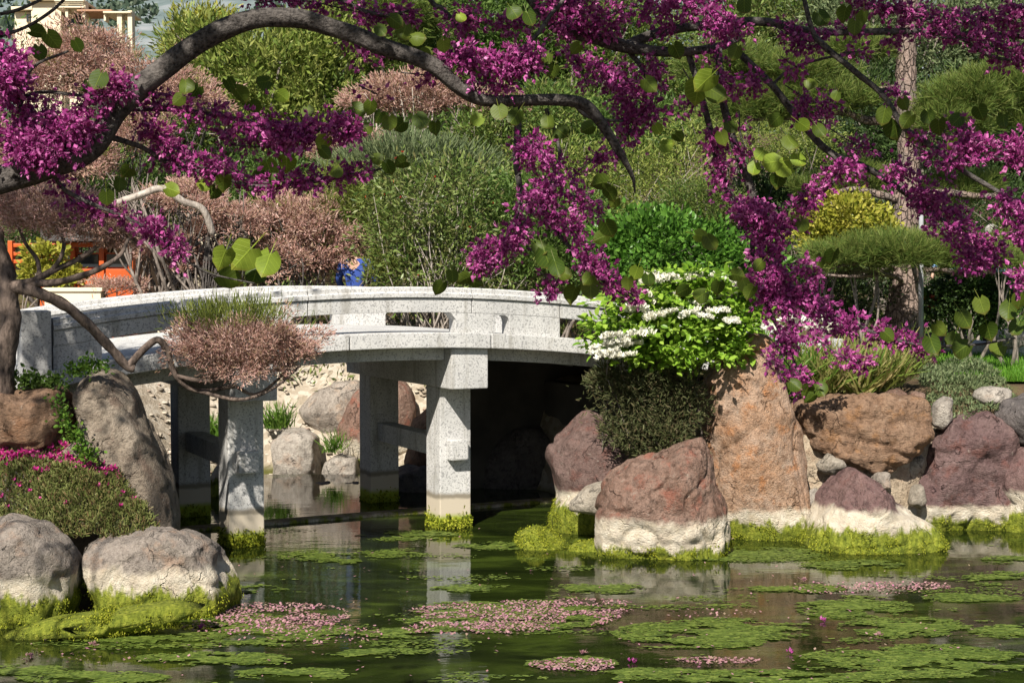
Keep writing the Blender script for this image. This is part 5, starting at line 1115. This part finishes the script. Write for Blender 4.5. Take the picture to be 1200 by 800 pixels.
# ------------------------------------------------------------------ floating alga and fallen petals on the pond
def on_water(px, py):
    a = at(px, py, 10.0) - EYE; k = (0.0 - EYE.z) / a.z; return EYE + a * k
t = NT('floating_alga'); g_ = t.new('ShaderNodeNewGeometry')
c = t.ramp(g_.outputs['Random Per Island'], [(0, (.05, .08, .012)), (.5, (.10, .15, .02)), (1, (.17, .22, .04))]); t.col(c, .55, .4); M['float'] = t.m
M['petal'] = m_leaf('fallen_petal', [(.30, .17, .15), (.42, .22, .25), (.52, .29, .34), (.34, .27, .18), (.50, .18, .33)], .2, .6, .2)
MATS = [(478, 628, 62, 7), (460, 648, 46, 6), (420, 658, 26, 5), (370, 652, 46, 7), (325, 738, 112, 20), (590, 722, 130, 20), (835, 742, 115, 18), (1000, 712, 70, 14), (1060, 735, 80, 12), (1080, 775, 150, 20), (890, 795, 170, 10), (875, 650, 95, 9), (1000, 662, 60, 6),
        (1175, 678, 50, 9), (1140, 700, 60, 6), (440, 765, 60, 6), (670, 778, 55, 9), (110, 794, 90, 8), (250, 772, 90, 8), (580, 640, 50, 5), (545, 690, 40, 5), (150, 745, 120, 8), (480, 742, 60, 6), (700, 690, 60, 6), (760, 790, 70, 7), (350, 790, 80, 7), (935, 690, 60, 5), (1195, 740, 60, 8), (1190, 655, 40, 6), (300, 690, 40, 5), (30, 785, 60, 6)]
XY = []; QQ = []
for (cx, cy, rx, ry) in MATS:
    n = int(rx * ry * 4.0); a = rng.uniform(0, 6.283, n); q = rng.random(n) ** .62
    px_ = cx + rx * q * np.cos(a); py_ = cy + ry * q * np.sin(a)
    yc = (400 - py_) / FOC; dy = math.cos(PITCH) + yc * math.sin(PITCH); dz = -math.sin(PITCH) + yc * math.cos(PITCH); k_ = -EYE.z / dz
    X = (px_ - 600) / FOC * k_; Yv = dy * k_
    ok = pond_dist(X, Yv) < -.05
    ok &= np.array([mnoise.fractal(Vector((x * 2.6, y * 5.2, cx * .1)), 1, 2, 5) * 1.15 + .55 * (1 - u) + random.gauss(0, .13) > .14 for x, y, u in zip(X, Yv, q)])
    XY.append(np.stack([X, Yv], -1)[ok]); QQ.append(q[ok])
n = 60000; px_ = rng.uniform(-20, 1220, n); py_ = rng.uniform(618, 815, n); yc = (400 - py_) / FOC; dy = math.cos(PITCH) + yc * math.sin(PITCH); dz = -math.sin(PITCH) + yc * math.cos(PITCH); k_ = -EYE.z / dz
X = (px_ - 600) / FOC * k_; Yv = dy * k_; ok = pond_dist(X, Yv) < -.05                       # thin trails of alga between the mats
ok &= np.array([mnoise.fractal(Vector((x * .9 + 4, y * 3.4, 2)), 1, 2, 5) + random.gauss(0, .06) > .42 for x, y in zip(X, Yv)])
XY.append(np.stack([X, Yv], -1)[ok]); QQ.append(np.full(int(ok.sum()), .9))
XY = np.concatenate(XY); QQ = np.concatenate(QQ); n = len(XY); k = 6
s_ = rng.uniform(.005, .022, n) * (1.2 - .5 * QQ); al = rng.uniform(1.1, 2.4, n); ph = rng.uniform(0, 6.28, n)
bb = 2 * math.pi * np.arange(k)[None] / k + ph[:, None]; rr = s_[:, None] * rng.uniform(.55, 1.2, (n, k))
V = np.stack([XY[:, 0:1] + rr * al[:, None] * np.cos(bb), XY[:, 1:2] + rr * np.sin(bb), rng.uniform(.003, .011, n)[:, None] + rng.uniform(-.0015, .0015, (n, k))], -1).reshape(-1, 3)
o = np_mesh('floating_algae', V, np.arange(n * k), k, M['float']); tag(o, 'patches of green alga floating on the pond', 'algae', kind='stuff')
P = []
for (cx, cy, rx, ry, n) in [(330, 722, 80, 16, 1600), (300, 735, 90, 10, 350), (380, 745, 70, 12, 160), (600, 722, 128, 17, 2400), (560, 738, 90, 7, 350), (690, 712, 60, 10, 420), (672, 780, 52, 8, 420), (1050, 688, 75, 5, 420), (1010, 690, 100, 8, 160), (835, 720, 60, 6, 50), (840, 775, 50, 4, 200), (600, 680, 560, 60, 130), (600, 760, 600, 50, 170), (120, 770, 110, 14, 40)]:
    for _ in range(n):
        a = random.uniform(0, 6.283); q = random.random() ** .5; x = cx + rx * q * math.cos(a); y = cy + ry * q * math.sin(a)
        if y < 612 or y > 812: continue
        p = on_water(x, y)
        if pond_dist(np.array([p.x]), np.array([p.y]))[0] > -.1: continue
        if n > 200 and mnoise.noise(Vector((p.x * 3, p.y * 5, 1))) + .4 * (1 - q) < -.12: continue
        P.append((p.x, p.y, .012))
P = np.array(P)
o = scatter('fallen_petals', T([(-.4, 0, 0), (.1, -.3, .1), (.5, .05, .25), (0, .35, .1)], [(0, 1, 2, 3)]), P, rng.normal(size=(len(P), 3)) * np.array([1, 1, .05]), .030, M['petal'], None, .1, ((0, 0, 1.0), .15)); tag(o, 'fallen pink petals drifting on the pond', 'petals')
BLW = ['beside the left petal mat', 'at the left tip of the middle petal mat', 'just above the small near petal mat', 'at the right tip of the small near petal mat', 'before the tall orange boulder', 'at the right end of the far right petal strip', 'alone on the right of the pond', 'at the right tip of the middle petal mat', 'below the left algae ledge', 'near the bottom edge on the right', 'in the lower left corner', 'on the green patch at right']
r = random.Random(4)
for i, (x, y) in enumerate([(236, 736), (487, 737), (683, 767), (741, 776), (942, 681), (1110, 690), (963, 728), (705, 732), (110, 756), (925, 765), (36, 770), (1032, 745)]):
    p = on_water(x, y); q = np.array([(r.gauss(0, .014), r.gauss(0, .014), .014) for _ in range(11)])
    o = scatter('blossom_clump', 'flower', q, np.tile((0, 0, 1.0), (11, 1)), .03, M['petal'] if i % 3 else M['blossom'], None, .8, kind='stuff'); del o['kind']; o.location = (p.x, p.y, 0)
    tag(o, 'small ' + ('pale pink' if i % 3 else 'deep magenta') + ' fallen blossom afloat ' + BLW[i], 'blossom', 'clumps of fallen blossom afloat on the pond')

# ------------------------------------------------------------------ far building, pavilion, walls
M['cream'] = m_plain('cream_render', (.72, .64, .48), .85, .06, 1.2); M['terracotta'] = m_plain('terracotta', (.42, .24, .15), .8, .15, 3)
M['glass_dark'] = m_plain('dark_pane', (.03, .035, .04), .1, .2, 2); M['orange'] = m_plain('orange_lacquer', (.52, .10, .022), .45, .12, 5); M['roof_dark'] = m_plain('dark_roof_tile', (.08, .075, .075), .7, .2, 9)
bY = 128.0; q0 = at(90, 70, bY); bld = thing('apartment_building', 'cream apartment building with stepped open terraces on the hill beyond the garden', 'building', (q0.x, bY, 13.0))
def bp(x, y, d=0): p = at(x, y, bY); return Vector((p.x, bY + d, p.z)) - bld.location
def bbox(name, x0, y0, x1, y1, d0, d1, mat, par=None, floor=False):
    a = bp(x0, y1); b = bp(x1, y0); m = MB(); m.box((a.x, d0, -2.0 if floor else a.z), (b.x, d1, b.z)); return m.build(name, M[mat], par or bld, bevel=.04)
bbox('wall', 18, 14, 40, 80, 0, 9, 'cream', floor=True); bbox('wall', 40, 4, 74, 80, -.6, 8.6, 'cream', floor=True); bbox('wall', 74, 30, 100, 80, .5, 8, 'cream', floor=True)
bbox('roof_slab', 16, 9.5, 40.5, 13.5, -.7, 9.5, 'cream'); bbox('roof_slab', 38, .5, 76, 3.5, -1.2, 9.3, 'cream')
for x in (33.5, 37.0):
    w = bbox('window', x - 1.6, 17, x + 1.6, 27, -.25, .2, 'cream'); a = bp(x - 1.2, 26.4); b = bp(x + 1.2, 17.6); m = MB(); m.box((a.x, -.3, a.z), (b.x, -.27, b.z)); m.build('pane', M['glass_dark'], w)
for (x0, x1, y) in ((74, 108, 13.5), (74, 108, 6), (100, 140, 17.5), (130, 162, 19.5)): bbox('terrace_slab', x0, y, x1, y + 2.2, -2.5, 1.2, 'terracotta' if y == 17.5 else 'cream')
for x, y0, y1, w in ((87, 5, 26, 1.6), (107, 6, 26, 1.6), (131, 17, 30, 1.2), (148, 19, 46, 2.6), (160, 18, 46, 2.4)): bbox('terrace_post', x - w, y0, x + w, y1 if y1 < 40 else 60, -2.2, -1.2, 'cream')
for y in (9.0, 11.0): bbox('railing', 75, y, 107, y + .7, -2.4, -2.25, 'cream')
for (x0, x1, y0, y1) in ((76, 86, 8.5, 13.3), (89, 106, 8.5, 13.3), (76, 98, 17, 28)):
    bbox('window', x0, y0, x1, y1, .2, .49, 'glass_dark')

pY = 21.6; q0 = at(110, 335, pY); pav = thing('garden_pavilion', 'orange lacquered garden pavilion with dark windows half hidden by heath', 'pavilion', (q0.x, pY, gz(q0.x, pY)))
def pp(x, y): p = at(x, y, pY); return Vector((p.x, 0, p.z)) - Vector((pav.location.x, 0, pav.location.z))
def pbox(name, x0, y0, x1, y1, d0, d1, mat, par=None, floor=False):
    a = pp(x0, y1); b = pp(x1, y0); m = MB(); m.box((a.x, d0, -.1 if floor else a.z), (b.x, d1, b.z)); return m.build(name, M[mat], par or pav, bevel=.008)
pbox('panel', 84, 315, 156, 338, 0, .12, 'orange', floor=True)
for x in (86, 120, 154): pbox('post', x - 2.6, 290, x + 2.6, 340, -.05, .17, 'orange', floor=True)
for x0, x1 in ((89, 117), (123, 151)):
    w = pbox('window', x0, 296, x1, 314.5, .03, .09, 'orange'); a = pp(x0 + 2, 313); b = pp(x1 - 2, 298); m = MB(); m.box((a.x, .0, a.z), (b.x, .027, b.z)); m.build('pane', M['glass_dark'], w)
pbox('beam', 82, 284, 158, 289.5, -.06, .18, 'orange')
for y in (285, 295, 304): pbox('rail', 10, y, 82, y + 4.6, .03, .10, 'orange')
for x in (12, 49): pbox('post', x - 2.4, 282, x + 2.2, 340, .0, .14, 'orange', floor=True)
a = pp(78, 283.5); b = pp(162, 283.5); m = MB(); m.prism([(a.x - .2, a.z), (b.x + .2, a.z), (b.x - .3, a.z + .42), (a.x + .3, a.z + .42)], -.35, 1.6); m.build('roof', M['roof_dark'], pav, bevel=.02)
pbox('back_wall', 86, 284, 154, 338, 1.2, 1.3, 'cream', floor=True)
def wallbox(label, x0, y0, x1, y1, Y, dep, cap=True):
    a = at(x0, y1, Y); b = at(x1, y0, Y); z0 = gz((a.x + b.x) / 2, Y) - .15; t = thing('garden_wall', label, 'wall', ((a.x + b.x) / 2, Y, z0)); h = (b.x - a.x) / 2
    m = MB(); m.box((-h, 0, 0), (h, dep, b.z - z0 - .06)); m.build('wall_face', M['cream'], t, bevel=.01)
    m = MB(); m.box((-h - .03, -.03, b.z - z0 - .058), (h + .03, dep + .03, b.z - z0)); m.build('coping', M['cream'], t, bevel=.01)
wallbox('cream rendered wall behind the bare grey shrub', 160, 272, 256, 318, 22.2, .25); wallbox('low cream wall in front of the orange pavilion', 52, 337, 118, 352, 20.5, .25)

# ------------------------------------------------------------------ visitors
M['skin'] = m_plain('skin', (.50, .31, .23), .55, .06, 8); M['hair'] = m_plain('hair', (.05, .035, .025), .6, .3, 40); M['hair_grey'] = m_plain('grey_hair', (.35, .33, .31), .6, .2, 40)
for nm, c in (('blue_cloth', (.035, .075, .30)), ('sky_cloth', (.22, .40, .68)), ('red_cloth', (.45, .03, .03)), ('white_cloth', (.78, .77, .74)), ('jeans', (.06, .08, .14)), ('dark_cloth', (.03, .03, .035)), ('shoe', (.05, .045, .04))): M[nm] = m_plain(nm, c, .85, .15, 12, .1)
def skinned(name, joints, bones, mat, parent):
    me = bpy.data.meshes.new(name); me.from_pydata([j[0] for j in joints], bones, []); ob = put(bpy.data.objects.new(name, me), parent); me.materials.append(mat)
    ob.modifiers.new('skin', 'SKIN'); 
    for i, j in enumerate(joints):
        sv = me.skin_vertices[0].data[i]; rad = j[1]; sv.radius = rad if isinstance(rad, tuple) else (rad, rad); sv.use_root = (i == 0)
    ob.modifiers['skin'].use_smooth_shade = True
    s = ob.modifiers.new('subsurf', 'SUBSURF'); s.levels = 1; s.render_levels = 2; return ob
def person(label, loc, rz, top, legs, hair='hair', sit=False, h=1.72, group=None, arms=0.12):
    t = thing('person', label, 'person', loc, rz, group); k = h / 1.72; z0 = .93 if not sit else .47
    def p(x, y, z): return (x * k, y * k, z * k)
    J = [(p(0, 0, z0), (.15, .11)), (p(0, .0, z0 + .20), (.125, .10)), (p(0, .01, z0 + .40), (.155, .105)), (p(0, .01, z0 + .52), (.07, .065)), (p(0, -.005, z0 + .58), .052), (p(0, -.02, z0 + .66), (.068, .082)), (p(0, -.025, z0 + .74), (.076, .092)), (p(0, -.015, z0 + .80), (.05, .06)), (p(0, -.115, z0 + .685), .016)]
    B = [(0, 1), (1, 2), (2, 3), (3, 4), (4, 5), (5, 6), (6, 7), (5, 8)]
    SJ = [(p(0, 0, z0 + .0), (.165, .125)), (p(0, 0, z0 + .20), (.145, .115)), (p(0, .01, z0 + .40), (.17, .12)), (p(0, .01, z0 + .515), (.075, .07))]; SB = [(0, 1), (1, 2), (2, 3)]
    TJ = [(p(0, 0, z0 + .03), (.168, .128))]; TB = []
    for s in (-1, 1):
        a = len(J); el = p(s * (.25 + arms * .4), -.02 - arms * .5, z0 + .20); wr = p(s * (.22 + arms * .3), -.10 - arms * 1.4, z0 - .02 + arms * .6)
        J += [(p(s * .19, .01, z0 + .455), .058), (el, .042), (wr, .028), ((wr[0], wr[1] - .02, wr[2] - .06), (.034, .018))]; B += [(2, a), (a, a + 1), (a + 1, a + 2), (a + 2, a + 3)]
        for f in range(5):                                      # five fingers, the thumb from the side of the palm
            d = (f - 1.5) * .016; bz = wr[2] - .075 - (.012 if f in (1, 2) else 0); L = (.055, .065, .06, .048)[f] if f < 4 else 0; i0 = len(J)
            if f < 4: J += [((wr[0] + d * .3, wr[1] - .02 + d, bz - .012), .0085), ((wr[0] + d * .3 - s * .008, wr[1] - .025 + d, bz - L), .0075)]
            else: J += [((wr[0] - s * .012, wr[1] - .045, wr[2] - .05), .010), ((wr[0] - s * .02, wr[1] - .062, wr[2] - .085), .0085)]
            B += [(a + 3, i0), (i0, i0 + 1)]
        b = len(SJ); SJ += [(p(s * .195, .01, z0 + .455), .074), (el, .056), (tuple(np.array(el) * .35 + np.array(wr) * .65), .046)]; SB += [(2, b), (b, b + 1), (b + 1, b + 2)]
        if sit: L = [p(s * .10, -.02, z0), p(s * .12, -.42, z0 + .02), p(s * .12, -.45, .08)]
        else: L = [p(s * .09, 0, z0 - .06), p(s * .10, -.01, .50), p(s * .10, .02, .08)]
        c = len(J); J += [(L[0], .088), (L[1], .055), (L[2], .036), ((L[2][0], L[2][1] - .14, .035), (.036, .022))]; B += [(0, c), (c, c + 1), (c + 1, c + 2), (c + 2, c + 3)]
        d = len(TJ); TJ += [(L[0], .102), (L[1], .072), (L[2], .058)]; TB += [(0, d), (d, d + 1), (d + 1, d + 2)]
        m = MB(); m.tube([(L[2][0], L[2][1] + .07, .04), (L[2][0], L[2][1], .05), (L[2][0], L[2][1] - .12, .04), (L[2][0], L[2][1] - .18, .03)], [.03, .05, .046, .02], 8); m.build('shoe', M['shoe'], t, smooth=True)
    skinned('body', J, B, M['skin'], t); skinned('shirt', SJ, SB, M[top], t); skinned('trousers', TJ, TB, M[legs], t)
    bm = bmesh.new(); bmesh.ops.create_icosphere(bm, subdivisions=3, radius=1); 
    for v in bm.verts:
        v.co = Vector((v.co.x * .088, v.co.y * .108 + .012, v.co.z * .10)); 
        if v.co.z < .0 and v.co.y < -.01: v.co.y = .0
        v.co += Vector((0, -.015, z0 + .765)) * k
    me = bpy.data.meshes.new('hair'); bm.to_mesh(me); bm.free(); me.materials.append(M[hair]); put(bpy.data.objects.new('hair', me), t)
    for s in (-1, 1):
        bm = bmesh.new(); bmesh.ops.create_icosphere(bm, subdivisions=1, radius=.011); me = bpy.data.meshes.new('eye'); bm.to_mesh(me); bm.free(); me.materials.append(M['dark_cloth']); e = put(bpy.data.objects.new('eye', me), t); e.location = Vector((s * .03, -.107, z0 + .715)) * k
    return t
def ground_at(px, Y, dz=0): p = at(px, 400, Y); return (p.x, Y, gz(p.x, Y) + dz)
person('visitor in a dark blue jacket half hidden between the heath and the green shrub', ground_at(417, 21.5), R(165), 'blue_cloth', 'jeans', h=1.82)
x, y, z = ground_at(596, 19.5)
bench = thing('park_bench', 'plain wooden bench behind the bridge under the seated visitors', 'bench', (x, y + .12, z))
M['wood'] = m_plain('bench_wood', (.16, .10, .06), .7, .25, 12)
for k in range(3): m = MB(); m.box((-.75, -.22 + k * .14, .40), (.75, -.10 + k * .14, .44)); m.build('slat', M['wood'], bench, bevel=.005)
for s in (-.6, .6): m = MB(); m.box((s - .04, -.2, 0), (s + .04, .18, .398)); m.build('leg', M['wood'], bench, bevel=.005)
person('seated visitor in a red top behind the bridge parapet', (x - .30, y + .05, z), R(20), 'red_cloth', 'jeans', sit=True, h=1.8)
person('seated visitor in a white top beside the one in red', (x + .25, y + .05, z), R(-10), 'white_cloth', 'jeans', hair='hair_grey', sit=True)
x, y, z = ground_at(1141, 22.4); m = MB(); m.box((-.75, -.5, -.1), (.75, .5, .24)); o = m.build('stone_step', M['granite_dry'], None, bevel=.03); o.location = (x, y, z); tag(o, 'broad granite step under the two visitors behind the ball-shaped bush', 'step')
person('standing visitor in a pale blue shirt behind the ball-shaped bush, nearer the pine', ground_at(1122, 22.3, .24), R(-40), 'sky_cloth', 'dark_cloth', h=1.82, arms=.15)
person('standing visitor in a pale blue shirt farther from the pine, hands forward', ground_at(1160, 22.5, .24), R(60), 'sky_cloth', 'jeans', hair='hair_grey', h=1.78, arms=.2)
